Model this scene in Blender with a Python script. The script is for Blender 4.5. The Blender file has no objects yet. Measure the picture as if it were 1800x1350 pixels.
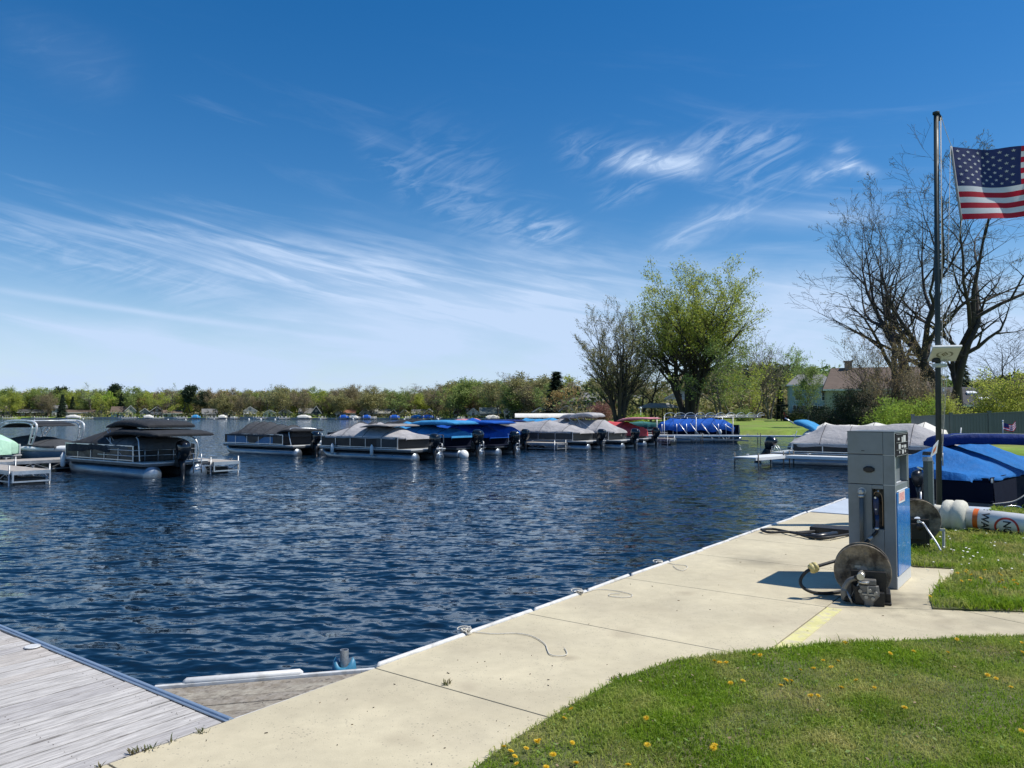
import bpy, bmesh, math, random
import numpy as np
from mathutils import Vector, Matrix, noise as mnoise
R = math.radians
rnd = random.Random(7)
SC = bpy.context.scene
COL = SC.collection
# ------------------------------------------------------------------ camera
CH = 1.75                     # eye height above the walkway (z = 0); the lake surface is at WZ
WZ = -0.55
F = 1350.0
TH = math.atan(53 / F)
cam = bpy.data.cameras.new("camera"); camo = bpy.data.objects.new("camera", cam); COL.objects.link(camo)
camo.location = (0, 0, CH); camo.rotation_euler = (R(90) + TH, 0, 0)
cam.sensor_width = 36; cam.lens = 27.0; cam.clip_end = 6000; cam.clip_start = 0.1
SC.camera = camo
# ------------------------------------------------------------------ view
SC.view_settings.view_transform = 'Standard'; SC.view_settings.look = 'None'
SC.view_settings.exposure = 0.3; SC.view_settings.gamma = 1.0
# ------------------------------------------------------------------ sun
SUN_EL = 59.0
sl = bpy.data.lights.new("sun", 'SUN'); sl.energy = 4.3; sl.angle = R(0.53); sl.color = (1, .955, .87)
so = bpy.data.objects.new("sun", sl); COL.objects.link(so)
sdir = Vector((math.cos(R(SUN_EL)), -0.03, math.sin(R(SUN_EL)))).normalized()   # towards the sun
so.rotation_euler = sdir.to_track_quat('Z', 'Y').to_euler(); so.location = (20, 0, 40)
# ------------------------------------------------------------------ sky
world = bpy.data.worlds.new("World"); SC.world = world; world.use_nodes = True
wt = world.node_tree; wt.nodes.clear()
class V:                       # tiny expression builder over math nodes
    def __init__(s, x, t=None): s.x = x; s.t = t or wt
    def _m(s, op, *o, clamp=False):
        n = s.t.nodes.new('ShaderNodeMath'); n.operation = op; n.use_clamp = clamp
        for i, a in enumerate((s,) + o):
            a = a.x if isinstance(a, V) else a
            if isinstance(a, (int, float)): n.inputs[i].default_value = a
            else: s.t.links.new(a, n.inputs[i])
        return V(n.outputs[0], s.t)
    def __add__(s, o): return s._m('ADD', o)
    def __sub__(s, o): return s._m('SUBTRACT', o)
    def __mul__(s, o): return s._m('MULTIPLY', o)
    def __truediv__(s, o): return s._m('DIVIDE', o)
    def clamp(s): return s._m('ADD', 0, clamp=True)
def build_sky():
    N, Lk = wt.nodes, wt.links
    out = N.new('ShaderNodeOutputWorld'); bg = N.new('ShaderNodeBackground')
    sky = N.new('ShaderNodeTexSky'); sky.sky_type = 'NISHITA'; sky.sun_disc = False
    sky.sun_elevation = R(SUN_EL); sky.sun_rotation = math.atan2(sdir.x, sdir.y)
    sky.altitude = 200; sky.air_density = 1.0; sky.dust_density = 0.2; sky.ozone_density = 2.2
    tc = N.new('ShaderNodeTexCoord'); sp = N.new('ShaderNodeSeparateXYZ'); Lk.new(tc.outputs['Generated'], sp.inputs[0])
    x, y, z = [V(o) for o in sp.outputs]
    az = x._m('ARCTAN2', y); el = z._m('ARCSINE')
    hs = N.new('ShaderNodeHueSaturation'); hs.inputs['Saturation'].default_value = SKY_SAT; hs.inputs['Value'].default_value = 1.0
    hs.inputs['Hue'].default_value = SKY_HUE
    Lk.new(sky.outputs[0], hs.inputs['Color'])
    def nz(a, b, sa, sb, ang, det=6, rough=.6, dist=.6, off=0.0):
        ca, sn = math.cos(ang), math.sin(ang)
        p = (a * ca + b * sn) * sa + off; q = (b * ca - a * sn) * sb
        cb = N.new('ShaderNodeCombineXYZ'); Lk.new(p.x, cb.inputs[0]); Lk.new(q.x, cb.inputs[1])
        n = N.new('ShaderNodeTexNoise'); n.inputs['Scale'].default_value = 1; n.inputs['Detail'].default_value = det
        n.inputs['Roughness'].default_value = rough; n.inputs['Distortion'].default_value = dist
        Lk.new(cb.outputs[0], n.inputs['Vector']); return V(n.outputs['Fac'])
    def smooth(v, a, b):
        m = N.new('ShaderNodeMapRange'); m.interpolation_type = 'SMOOTHSTEP'
        Lk.new(v.x, m.inputs[0]); m.inputs[1].default_value = a; m.inputs[2].default_value = b
        return V(m.outputs[0])
    st1 = smooth(nz(az, el, 5, 60, -.20), .36, .74)        # long streaks
    st2 = smooth(nz(az, el, 14, 55, .35, dist=1.4, off=9), .38, .72)
    st3 = smooth(nz(az, el, 4, 16, -.1, dist=.4, off=3, rough=.55), .3, .7)
    wx = nz(az, el, 9, 22, 0, det=3, off=5) - .5
    def P(px, py):
        a = math.atan((px - 900) / F); return a, math.atan((728 - py) / F * math.cos(a))
    def blob(p0, p1, width, amp, tex, soft=1.0):
        a0, e0 = P(*p0); a1, e1 = P(*p1); w = width / F
        ca, ce = (a0 + a1) / 2, (e0 + e1) / 2; h = math.hypot(a1 - a0, e1 - e0) / 2; an = math.atan2(e1 - e0, a1 - a0)
        da = az - ca; de = el - ce + wx * (w * 1.2 * soft)
        s = (da * math.cos(an) + de * math.sin(an)) / (h * 1.05); t = (de * math.cos(an) - da * math.sin(an)) / w
        g = ((s * s) * (s * s) + t * t)._m('MULTIPLY', -1.0)
        e = V(2.71828)._m('POWER', g) if False else g._m('EXPONENT')
        return e * tex * amp
    S = [blob((-60, 380), (300, 418), 22, .40, st1), blob((230, 385), (740, 470), 24, .42, st1), blob((-80, 422), (700, 500), 30, .45, st1),
         blob((380, 440), (1080, 600), 44, .85, st1 * .6 + .4), blob((60, 440), (420, 520), 36, .28, st2),
         blob((600, 440), (1100, 520), 50, .48, st1 * .6 + .35), blob((-40, 640), (1000, 600), 60, .45, st3 * .6 + .4), blob((-30, 505), (440, 575), 5, .42, st1 * .2 + .8, .25), blob((440, 575), (800, 620), 5, .2, st1 * .3 + .7, .4),
         blob((640, 240), (760, 360), 22, .18, st2), blob((700, 260), (880, 330), 55, .16, st2), blob((760, 360), (1000, 420), 30, .26, st2),
         blob((1085, 284), (1250, 285), 14, .85, st2 * .5 + .5), blob((1090, 270), (1260, 262), 22, .5, st2 * .8 + .2), blob((990, 250), (1130, 290), 30, .25, st2), blob((1240, 240), (1400, 235), 26, .36, st2),
         blob((1250, 300), (1420, 290), 38, .3, st2), blob((1425, 318), (1505, 272), 14, .75, st2 * .9 + .15), blob((1455, 282), (1550, 302), 8, .6, st2 * .7 + .3), blob((1480, 250), (1515, 300), 14, .35, st2),
         blob((1160, 425), (1330, 365), 22, .62, st2 * .7 + .3), blob((1330, 375), (1560, 378), 18, .55, st1 * .5 + .5), blob((900, 400), (1010, 400), 22, .42, st2),
         blob((1050, 350), (1150, 325), 16, .3, st2), blob((880, 440), (1450, 520), 46, .40, st1 * .6 + .3), blob((1230, 560), (1520, 540), 60, .72, st3 * .4 + .6),
         blob((920, 520), (1100, 540), 22, .45, st1), blob((1550, 620), (2000, 560), 90, .6, st3 * .4 + .6), blob((0, 40), (210, 130), 40, .07, st2 * .5 + .5)]
    tot = S[0]
    for b in S[1:]: tot = tot + b
    low = smooth(el * -1.0, -.22, -.04) * (st3 * .45 + .55) * .85      # veil of thin cirrus near the horizon
    high = smooth(el, .55, .8) * st3 * .12
    tot = (tot + low + high + smooth(nz(az, el, 3, 24, -.15, off=20), .52, .8) * smooth(el * -1.0, -.5, -.1) * .34)._m('MINIMUM', .93)
    mx = N.new('ShaderNodeMix'); mx.data_type = 'RGBA'; Lk.new(tot.x, mx.inputs[0]); Lk.new(hs.outputs[0], mx.inputs[6])
    mx.inputs[7].default_value = CLOUD_COL
    Lk.new(mx.outputs[2], bg.inputs['Color']); bg.inputs['Strength'].default_value = SKY_STR
    Lk.new(bg.outputs[0], out.inputs[0])
SKY_SAT, SKY_HUE, SKY_STR = 1.42, .503, .096
CLOUD_COL = (4.9, 6.2, 8.3, 1)
build_sky()
# ------------------------------------------------------------------ helpers
RT = Vector((1, 0, 0)); FW = Vector((0, math.cos(TH), math.sin(TH))); UP = Vector((0, -math.sin(TH), math.cos(TH)))
def ray(px, py): return RT * ((px - 900) / F) + FW + UP * ((675 - py) / F)
def G(px, py, z=0.0):          # ground point seen at a place of the photo, used for surveying positions
    d = ray(px, py); k = (z - CH) / d.z; return Vector((d.x * k, d.y * k, z))
def A(px, py, Y):
    d = ray(px, py); k = Y / d.y; return Vector((d.x * k, Y, CH + d.z * k))
U = Vector((.596, .803, 0)); Nn = Vector((.803, -.596, 0)); A0 = Vector((-1.0, 5.3, 0))   # frame of the sea wall
def W(t, o, z=0.0): return A0 + U * t + Nn * o + Vector((0, 0, z))
AU = math.atan2(U.y, U.x); AN = math.atan2(Nn.y, Nn.x)

class MB:
    def __init__(s): s.v = []; s.f = []; s.m = []; s.s = []
    def add(s, vs, fs, m=0, sm=False):
        o = len(s.v); s.v += [tuple(v) for v in vs]
        for f in fs: s.f.append([i + o for i in f]); s.m.append(m); s.s.append(sm)
        return s
    def box(s, c, d, rz=0, m=0, mat=None, taper=1.0):
        M = mat or Matrix.Rotation(rz, 3, 'Z'); c = Vector(c); vs = []
        for z in (-.5, .5):
            k = taper if z > 0 else 1
            for x, y in ((-.5, -.5), (.5, -.5), (.5, .5), (-.5, .5)): vs.append(c + M @ Vector((x * d[0] * k, y * d[1] * k, z * d[2])))
        return s.add(vs, [(3, 2, 1, 0), (4, 5, 6, 7), (0, 1, 5, 4), (1, 2, 6, 5), (2, 3, 7, 6), (3, 0, 4, 7)], m)
    def bar(s, a, b, w, h=None, m=0):                       # square bar from a to b
        a, b = Vector(a), Vector(b); d = b - a; h = h or w
        q = d.to_track_quat('X', 'Z').to_matrix()
        return s.box((a + b) / 2, (d.length, w, h), m=m, mat=q)
    def tube(s, pts, rad, n=8, m=0, caps=True, sm=True, closed=False):
        pts = [Vector(p) for p in pts]; k = len(pts)
        if not hasattr(rad, '__len__'): rad = [rad] * k
        rings = []; ref = None
        for i, p in enumerate(pts):
            d = (pts[min(i + 1, k - 1)] - pts[max(i - 1, 0)])
            if d.length < 1e-9: d = Vector((0, 0, 1))
            d.normalize()
            if ref is None: ref = d.orthogonal()
            ref = ref - d * ref.dot(d)
            if ref.length < 1e-6: ref = d.orthogonal()
            ref.normalize(); b = d.cross(ref)
            rings.append([p + (ref * math.cos(2 * math.pi * j / n) + b * math.sin(2 * math.pi * j / n)) * rad[i] for j in range(n)])
        return s.loft(rings, m, caps, sm)
    def loft(s, rings, m=0, caps=True, sm=True, closed=True):
        n = len(rings[0]); vs = [v for r in rings for v in r]; fs = []
        for i in range(len(rings) - 1):
            for j in range(n if closed else n - 1):
                a = i * n + j; b = i * n + (j + 1) % n; fs.append((a, b, b + n, a + n))
        s.add(vs, fs, m, sm)
        if caps: 
            o = len(s.v) - len(vs)
            s.f.append([o + j for j in range(n)][::-1]); s.m.append(m); s.s.append(False)
            s.f.append([o + (len(rings) - 1) * n + j for j in range(n)]); s.m.append(m); s.s.append(False)
        return s
    def grid(s, fn, nu, nv, m=0, sm=True):
        vs = [fn(i / nu, j / nv) for i in range(nu + 1) for j in range(nv + 1)]
        fs = [(i * (nv + 1) + j, (i + 1) * (nv + 1) + j, (i + 1) * (nv + 1) + j + 1, i * (nv + 1) + j + 1) for i in range(nu) for j in range(nv)]
        return s.add(vs, fs, m, sm)
    def prism(s, poly, z0, z1, m=0):
        n = len(poly); vs = [(p[0], p[1], z0) for p in poly] + [(p[0], p[1], z1) for p in poly]
        ar = sum(poly[i][0] * poly[(i + 1) % n][1] - poly[(i + 1) % n][0] * poly[i][1] for i in range(n))
        t = list(range(n, 2 * n)); b = list(range(n))[::-1]; sd = [(i, (i + 1) % n, n + (i + 1) % n, n + i) for i in range(n)]
        if ar < 0: t = t[::-1]; b = b[::-1]; sd = [q[::-1] for q in sd]
        return s.add(vs, [t, b] + sd, m)
    def sphere(s, c, r, m=0, nu=10, nv=7, sc=(1, 1, 1)):
        rings = []
        for i in range(nv + 1):
            a = math.pi * i / nv
            rings.append([Vector(c) + Vector((math.sin(a) * math.cos(2 * math.pi * j / nu) * r * sc[0], math.sin(a) * math.sin(2 * math.pi * j / nu) * r * sc[1], -math.cos(a) * r * sc[2])) for j in range(nu)])
        return s.loft(rings, m, False)
    def disc(s, c, ax, r, th, n=32, m=0):
        ax = Vector(ax).normalized(); return s.tube([Vector(c) - ax * th / 2, Vector(c) + ax * th / 2], r, n, m, True, True)
    def build(s, name, mats, parent=None, bevel=0, loc=None, rz=None, solid=0, label=None):
        me = bpy.data.meshes.new(name); me.from_pydata(s.v, [], s.f)
        for mm in (mats if isinstance(mats, (list, tuple)) else [mats]): me.materials.append(mm)
        me.polygons.foreach_set('material_index', s.m); me.polygons.foreach_set('use_smooth', s.s); me.update()
        o = bpy.data.objects.new(name, me); COL.objects.link(o)
        if parent is not None: o.parent = parent
        if loc is not None: o.location = loc
        if rz is not None: o.rotation_euler[2] = rz
        if solid: md = o.modifiers.new('s', 'SOLIDIFY'); md.thickness = solid; md.offset = 0
        if bevel: md = o.modifiers.new('b', 'BEVEL'); md.width = bevel; md.segments = 2; md.limit_method = 'ANGLE'; md.angle_limit = R(40)
        if label: o['label'] = label
        return o
def empty(name, loc, rz=0):
    o = bpy.data.objects.new(name, None); COL.objects.link(o); o.location = loc; o.rotation_euler[2] = rz; o.empty_display_size = .3; return o
def tag(o, label, cat, group=None):
    o['label'] = label; o['category'] = cat
    if group: o['group'] = group
    return o
ORD = ['', 'first', 'second', 'third', 'fourth', 'fifth', 'sixth', 'seventh', 'eighth', 'ninth', 'tenth', 'eleventh', 'twelfth', 'thirteenth', 'fourteenth', 'fifteenth', 'sixteenth', 'seventeenth', 'eighteenth', 'nineteenth', 'twentieth']
def ordn(k): return ORD[k] if k <= 20 else ('twenty ', 'thirty ', 'forty ', 'fifty ')[k // 10 - 2] + ORD[k % 10] if k % 10 else ('', '', '', 'thirtieth', 'fortieth', 'fiftieth')[k // 10]
def structure(o): o['kind'] = 'structure'; return o
def copy_tree(o, parent=None):
    c = o.copy(); COL.objects.link(c)
    if parent is not None: c.parent = parent
    for ch in o.children: copy_tree(ch, c)
    return c
def npmesh(name, co, faces, mats, nf=4, smooth=False, attrs=None):    # big meshes from numpy arrays
    me = bpy.data.meshes.new(name); me.vertices.add(len(co)); me.vertices.foreach_set('co', np.asarray(co, 'f').ravel())
    fc = np.asarray(faces, 'i'); me.loops.add(fc.size); me.loops.foreach_set('vertex_index', fc.ravel())
    me.polygons.add(len(fc)); me.polygons.foreach_set('loop_start', np.arange(0, fc.size, nf, dtype='i'))
    me.polygons.foreach_set('use_smooth', np.full(len(fc), smooth, bool))
    for mm in (mats if isinstance(mats, (list, tuple)) else [mats]): me.materials.append(mm)
    for k, a in (attrs or {}).items():
        at = me.attributes.new(k, 'FLOAT', 'POINT'); at.data.foreach_set('value', np.asarray(a, 'f'))
    me.update(calc_edges=True); return me
def link(me, name, parent=None):
    o = bpy.data.objects.new(name, me); COL.objects.link(o)
    if parent is not None: o.parent = parent
    return o
def inpoly(x, y, poly):
    r = np.zeros(len(x), bool); n = len(poly)
    for i in range(n):
        x0, y0 = poly[i][:2]; x1, y1 = poly[(i + 1) % n][:2]
        c = ((y0 > y) != (y1 > y)) & (x < (x1 - x0) * (y - y0) / ((y1 - y0) or 1e-9) + x0); r ^= c
    return r
def distpoly(x, y, poly):
    d = np.full(len(x), 1e9); n = len(poly)
    for i in range(n):
        x0, y0 = poly[i][:2]; x1, y1 = poly[(i + 1) % n][:2]; dx, dy = x1 - x0, y1 - y0
        t = np.clip(((x - x0) * dx + (y - y0) * dy) / (dx * dx + dy * dy), 0, 1); d = np.minimum(d, np.hypot(x - x0 - t * dx, y - y0 - t * dy))
    return d
# ------------------------------------------------------------------ materials
MC = {}
def mat(name, col, rough=.6, metal=0, var=.12, vs=3.0, bump=0, bs=30, col2=None, f2=(.45, .65), s2=2.0, spec=.5, trans=0, stretch=(1, 1, 1), coat=0, objcol=False, coord='Object', bdist=.02):
    """Principled surface; two scales of noise vary its own colour, optional second colour in patches, optional bump"""
    if name in MC: return MC[name]
    m = bpy.data.materials.new(name); m.use_nodes = True; t = m.node_tree; N, L = t.nodes, t.links; MC[name] = m
    b = N['Principled BSDF']; tc = N.new('ShaderNodeTexCoord'); mp = N.new('ShaderNodeMapping'); mp.inputs['Scale'].default_value = stretch
    L.new(tc.outputs[coord], mp.inputs[0]); vec = mp.outputs[0]
    def noi(sc, det=5, ro=.6):
        n = N.new('ShaderNodeTexNoise'); n.inputs['Scale'].default_value = sc; n.inputs['Detail'].default_value = det; n.inputs['Roughness'].default_value = ro
        L.new(vec, n.inputs['Vector']); return n.outputs['Fac']
    def ramp(x, a, b2, c, d):
        r = N.new('ShaderNodeMapRange'); L.new(x, r.inputs[0]); r.inputs[1].default_value = a; r.inputs[2].default_value = b2; r.inputs[3].default_value = c; r.inputs[4].default_value = d; return r.outputs[0]
    def mul(c, f):
        mm = N.new('ShaderNodeVectorMath'); mm.operation = 'SCALE'; L.new(c, mm.inputs[0]); L.new(f, mm.inputs['Scale']); return mm.outputs[0]
    if objcol:
        oi = N.new('ShaderNodeObjectInfo'); c = oi.outputs['Color']
    else:
        rgb = N.new('ShaderNodeRGB'); rgb.outputs[0].default_value = (*col, 1); c = rgb.outputs[0]
    if col2:
        mx = N.new('ShaderNodeMix'); mx.data_type = 'RGBA'; L.new(ramp(noi(s2, 6), f2[0], f2[1], 0, 1), mx.inputs[0]); L.new(c, mx.inputs[6]); mx.inputs[7].default_value = (*col2, 1); c = mx.outputs[2]
    if var:
        c = mul(c, ramp(noi(vs), .3, .7, 1 - var, 1 + var)); c = mul(c, ramp(noi(vs * 9, 3), .3, .7, 1 - var * .6, 1 + var * .6))
    L.new(c, b.inputs['Base Color']); b.inputs['Metallic'].default_value = metal; b.inputs['Specular IOR Level'].default_value = spec
    if var: L.new(ramp(noi(vs * 2.3), .3, .7, max(rough - .12, .02), min(rough + .12, 1)), b.inputs['Roughness'])
    else: b.inputs['Roughness'].default_value = rough
    b.inputs['Coat Weight'].default_value = coat
    if bump:
        bp = N.new('ShaderNodeBump'); bp.inputs['Strength'].default_value = bump; bp.inputs['Distance'].default_value = bdist; L.new(noi(bs, 6), bp.inputs['Height']); L.new(bp.outputs[0], b.inputs['Normal'])
    if trans:
        tr = N.new('ShaderNodeBsdfTranslucent'); L.new(c, tr.inputs[0]); ms = N.new('ShaderNodeMixShader'); ms.inputs[0].default_value = trans
        L.new(b.outputs[0], ms.inputs[1]); L.new(tr.outputs[0], ms.inputs[2]); L.new(ms.outputs[0], N['Material Output'].inputs[0])
    return m
def fabric(name, col, trans=0): return mat(name, col, rough=.85, var=.14, vs=1.4, bump=.55, bs=2.6, spec=.25, trans=trans, bdist=.12, stretch=(1, 1.6, 1))
alu = mat('aluminium', (.62, .64, .66), .38, .85, .12, 2)
galv = mat('galvanised steel', (.42, .44, .46), .5, .7, .2, 6, col2=(.3, .31, .32), s2=5)
white_paint = mat('white paint', (.76, .77, .76), .35, 0, .06, 3)
white_vinyl = mat('white vinyl', (.60, .60, .59), .5, 0, .12, 3, col2=(.36, .34, .30), f2=(.5, .72), s2=7)
black_pl = mat('black plastic', (.012, .013, .016), .35, 0, .1, 3)
black_gl = mat('black gloss', (.008, .009, .012), .14, 0, .05, 3, coat=.6)
rubber = mat('black rubber', (.015, .015, .016), .6, 0, .2, 9)
dark_metal = mat('dark metal', (.03, .034, .035), .45, .3, .2, 6)
glass = mat('window glass', (.03, .04, .05), .08, 0, .1, 1, spec=.8)
rope_m = mat('white rope', (.60, .57, .50), .8, 0, .15, 30, bump=.4, bs=200)
# ================================================================== SETTING
LAND = [tuple(W(-40, 0)[:2]), tuple(W(13.2, 0)[:2]), tuple(W(13.2, 11)[:2]), (17, 12), (18.5, 20), (20, 30), (20.5, 42), (20.5, 50), (24.5, 60), (31, 75), (22, 79), (16, 92), (10.5, 112), (9.5, 126),
        (12, 150), (14, 220), (-2, 290), (-40, 338), (-130, 362), (-300, 383), (-900, 400), (-900, 1500), (1100, 1500), (1100, -100), (-60, -100)]
def land_h(x, y):
    sd = distpoly(x, y, LAND) * np.where(inpoly(x, y, LAND), 1, -1)
    ss = np.clip((sd + .2) / 1.3, 0, 1); ss = ss * ss * (3 - 2 * ss)
    near = (x < 17.5) & (y < 17.5)
    h = .12 + np.clip(sd, 0, 45) * .020 + np.clip((np.hypot(x, y) - 420) / 600, 0, 1) ** 1.2 * 9 + .12 * np.sin(x * .05 + 1) * np.clip(sd / 20, 0, 1)
    h = np.where(near, -.06, h)
    return np.where(sd > -.2, -.85 + ss * (.85 + h), np.maximum(-3, -.85 + (sd + .2) * .3))
def terrain():
    k = np.linspace(-1, 1, 300); xs = 12 + 14 * np.sinh(k * 4.9)                 # dense near, sparse far
    k = np.linspace(0, 1, 380); ys = -60 + 0 * k; ys = -60 + 70 * k + 14 * (np.sinh(np.clip(k, .05, 1) * 5.1 - .25) - .0) * 1.0
    xs = np.clip(xs, -900, 1100); X, Y = np.meshgrid(xs, ys, indexing='ij'); x, y = X.ravel(), Y.ravel(); z = land_h(x, y)
    n, m = X.shape; i = np.arange(n * m).reshape(n, m); fc = np.stack([i[:-1, :-1], i[1:, :-1], i[1:, 1:], i[:-1, 1:]], -1).reshape(-1, 4)
    g = mat('turf', (.14, .235, .014), .9, var=.3, vs=.35, col2=(.19, .20, .05), f2=(.4, .7), s2=.12, bump=.4, bs=6)
    structure(link(npmesh('ground', np.stack([x, y, z], 1), fc, g, smooth=True), 'ground'))
terrain()
def land_z(x, y): return float(land_h(np.array([float(x)]), np.array([float(y)]))[0])
# ---- lake: real wave relief near the viewer, fading into fine bump where waves are smaller than the mesh
def lake():
    rg = np.random.default_rng(5); c = math.cos
    def sheet(r, th, close):
        Rr, T = np.meshgrid(r, th, indexing='ij'); x = (Rr * np.sin(T)).ravel(); y = (Rr * np.cos(T)).ravel(); z = np.zeros_like(x); full = np.zeros_like(x); kept = np.zeros_like(x)
        dr = np.gradient(r)[:, None] * np.ones_like(Rr); dr = np.maximum(dr, Rr * abs(th[1] - th[0]) * .6).ravel()
        hd = R(250)                                     # waves run towards the viewer, slightly from the left
        wx = .5 * np.sin(x * .31 + y * .17) + .4 * np.sin(x * .13 - y * .41 + 2)
        for k in range(80):
            lam = .075 * (1.0 / .075) ** ((k + rg.random()) / 80); a = hd + rg.normal(0, .42); ph = rg.random() * 6.28
            amp = .0049 * lam * (1.3 if .08 < lam < .25 else .75 if lam < .6 else .5)
            w = np.clip((lam / dr - 2.2) / 2.5, 0, 1) * amp; full += (amp / lam) ** 2; kept += (w / lam) ** 2
            if w.max() <= 0: continue
            pat = .65 + .35 * np.sin(x * (.21 + .1 * rg.random()) + y * (.15 + .12 * rg.random()) + rg.random() * 6)
            s = np.sin((x * c(a) + y * math.sin(a)) * 2 * math.pi / lam + ph + wx)
            z += w * pat * (1 - 2 * np.sqrt(np.clip((1 - s) / 2, 0, 1)) if k % 3 == 0 else s)
        z += WZ
        n, m = Rr.shape; i = np.arange(n * m).reshape(n, m)
        fc = np.stack([i[:-1, :-1], i[:-1, 1:], i[1:, 1:], i[1:, :-1]], -1).reshape(-1, 4)
        return np.stack([x, y, z], 1), fc, np.sqrt(np.clip(1 - kept / full, 0, 1))
    r = np.concatenate([[.3, 1.5], 3.0 * np.exp(np.linspace(0, math.log(150 / 3.0), 900)), np.exp(np.linspace(math.log(152), math.log(1600), 60))])
    th = np.concatenate([np.linspace(R(-75), R(-38), 120)[:-1], np.linspace(R(-38), R(38), 680), np.linspace(R(38), R(75), 60)[1:]])
    co, fc, lost = sheet(r, th, False)
    m = bpy.data.materials.new('lake water'); m.use_nodes = True; t = m.node_tree; N, L = t.nodes, t.links; b = N['Principled BSDF']
    b.inputs['Base Color'].default_value = (.003, .012, .026, 1); b.inputs['Roughness'].default_value = .06; b.inputs['IOR'].default_value = 1.333
    tc = N.new('ShaderNodeTexCoord'); ge = N.new('ShaderNodeNewGeometry'); last = ge.outputs['Normal']      # slopes of ripples finer than the mesh
    at_ = N.new('ShaderNodeAttribute'); at_.attribute_name = 'lost'
    for sc, ang, k0, k1 in (((1.6, 4.5), .25, .03, 1.2), ((5, 13), -.15, .10, 1.0), ((.25, .8), .15, .0, .35)):
        mp = N.new('ShaderNodeMapping'); mp.inputs['Scale'].default_value = (sc[0], sc[1], 1); mp.inputs['Rotation'].default_value = (0, 0, ang); L.new(tc.outputs['Object'], mp.inputs[0])
        n = N.new('ShaderNodeTexNoise'); n.inputs['Scale'].default_value = 1; n.inputs['Detail'].default_value = 2; n.inputs['Distortion'].default_value = .4; L.new(mp.outputs[0], n.inputs['Vector'])
        sb = N.new('ShaderNodeVectorMath'); sb.operation = 'SUBTRACT'; L.new(n.outputs['Color'], sb.inputs[0]); sb.inputs[1].default_value = (.5, .5, .5)
        ml = N.new('ShaderNodeVectorMath'); ml.operation = 'MULTIPLY'; L.new(sb.outputs[0], ml.inputs[0]); ml.inputs[1].default_value = (.6, 1, 0)
        kk = N.new('ShaderNodeMath'); kk.operation = 'MULTIPLY_ADD'; L.new(at_.outputs['Fac'], kk.inputs[0]); kk.inputs[1].default_value = k1; kk.inputs[2].default_value = k0
        sl_ = N.new('ShaderNodeVectorMath'); sl_.operation = 'SCALE'; L.new(ml.outputs[0], sl_.inputs[0]); L.new(kk.outputs[0], sl_.inputs['Scale'])
        ad = N.new('ShaderNodeVectorMath'); ad.operation = 'ADD'; L.new(last, ad.inputs[0]); L.new(sl_.outputs[0], ad.inputs[1]); last = ad.outputs[0]
    nm_ = N.new('ShaderNodeVectorMath'); nm_.operation = 'NORMALIZE'; L.new(last, nm_.inputs[0]); L.new(nm_.outputs[0], b.inputs['Normal'])
    structure(link(npmesh('lake_water', co, fc, m, smooth=True, attrs=dict(lost=lost)), 'lake_water'))
lake()
# ---- walkway: cast slabs with open joints on a dark bed
conc = mat('broom finished concrete', (.515, .455, .315), .85, var=.10, vs=.9, col2=(.42, .365, .255), f2=(.42, .75), s2=.8, bump=.35, bs=90, bdist=.004)
def speck(m, scale, thr, col):            # small dark pits and aggregate in the surface
    t = m.node_tree; N, L = t.nodes, t.links; b = N['Principled BSDF']; src = b.inputs['Base Color'].links[0].from_socket
    tc = N.new('ShaderNodeTexCoord'); v = N.new('ShaderNodeTexVoronoi'); v.inputs['Scale'].default_value = scale; v.inputs['Randomness'].default_value = 1; L.new(tc.outputs['Object'], v.inputs['Vector'])
    n = N.new('ShaderNodeTexNoise'); n.inputs['Scale'].default_value = 3.1; L.new(tc.outputs['Object'], n.inputs['Vector'])
    a = N.new('ShaderNodeMath'); a.operation = 'MULTIPLY'; L.new(n.outputs['Fac'], a.inputs[0]); a.inputs[1].default_value = thr
    c = N.new('ShaderNodeMath'); c.operation = 'LESS_THAN'; L.new(v.outputs['Distance'], c.inputs[0]); L.new(a.outputs[0], c.inputs[1])
    s = N.new('ShaderNodeMath'); s.operation = 'MULTIPLY'; L.new(c.outputs[0], s.inputs[0]); s.inputs[1].default_value = .6
    mx = N.new('ShaderNodeMix'); mx.data_type = 'RGBA'; L.new(s.outputs[0], mx.inputs[0]); L.new(src, mx.inputs[6]); mx.inputs[7].default_value = (*col, 1); L.new(mx.outputs[2], b.inputs['Base Color'])
speck(conc, 34, .30, (.21, .19, .15)); speck(conc, 85, .26, (.25, .23, .17))
def stain(m, cx, cy, r, col, amt):         # a fixed oily stain round a place
    t = m.node_tree; N, L = t.nodes, t.links; b = N['Principled BSDF']; src = b.inputs['Base Color'].links[0].from_socket
    tc = N.new('ShaderNodeTexCoord'); d = N.new('ShaderNodeVectorMath'); d.operation = 'DISTANCE'; L.new(tc.outputs['Object'], d.inputs[0]); d.inputs[1].default_value = (cx, cy, 0)
    n = N.new('ShaderNodeTexNoise'); n.inputs['Scale'].default_value = 5; n.inputs['Detail'].default_value = 6; L.new(tc.outputs['Object'], n.inputs['Vector'])
    e = N.new('ShaderNodeMath'); e.operation = 'MULTIPLY_ADD'; L.new(n.outputs['Fac'], e.inputs[0]); e.inputs[1].default_value = r * 1.6; L.new(d.outputs['Value'], e.inputs[2])
    q = N.new('ShaderNodeMapRange'); L.new(e.outputs[0], q.inputs[0]); q.inputs[1].default_value = r * .9; q.inputs[2].default_value = r * 2.0; q.inputs[3].default_value = amt; q.inputs[4].default_value = 0
    mx = N.new('ShaderNodeMix'); mx.data_type = 'RGBA'; L.new(q.outputs[0], mx.inputs[0]); L.new(src, mx.inputs[6]); mx.inputs[7].default_value = (*col, 1); L.new(mx.outputs[2], b.inputs['Base Color'])
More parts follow.
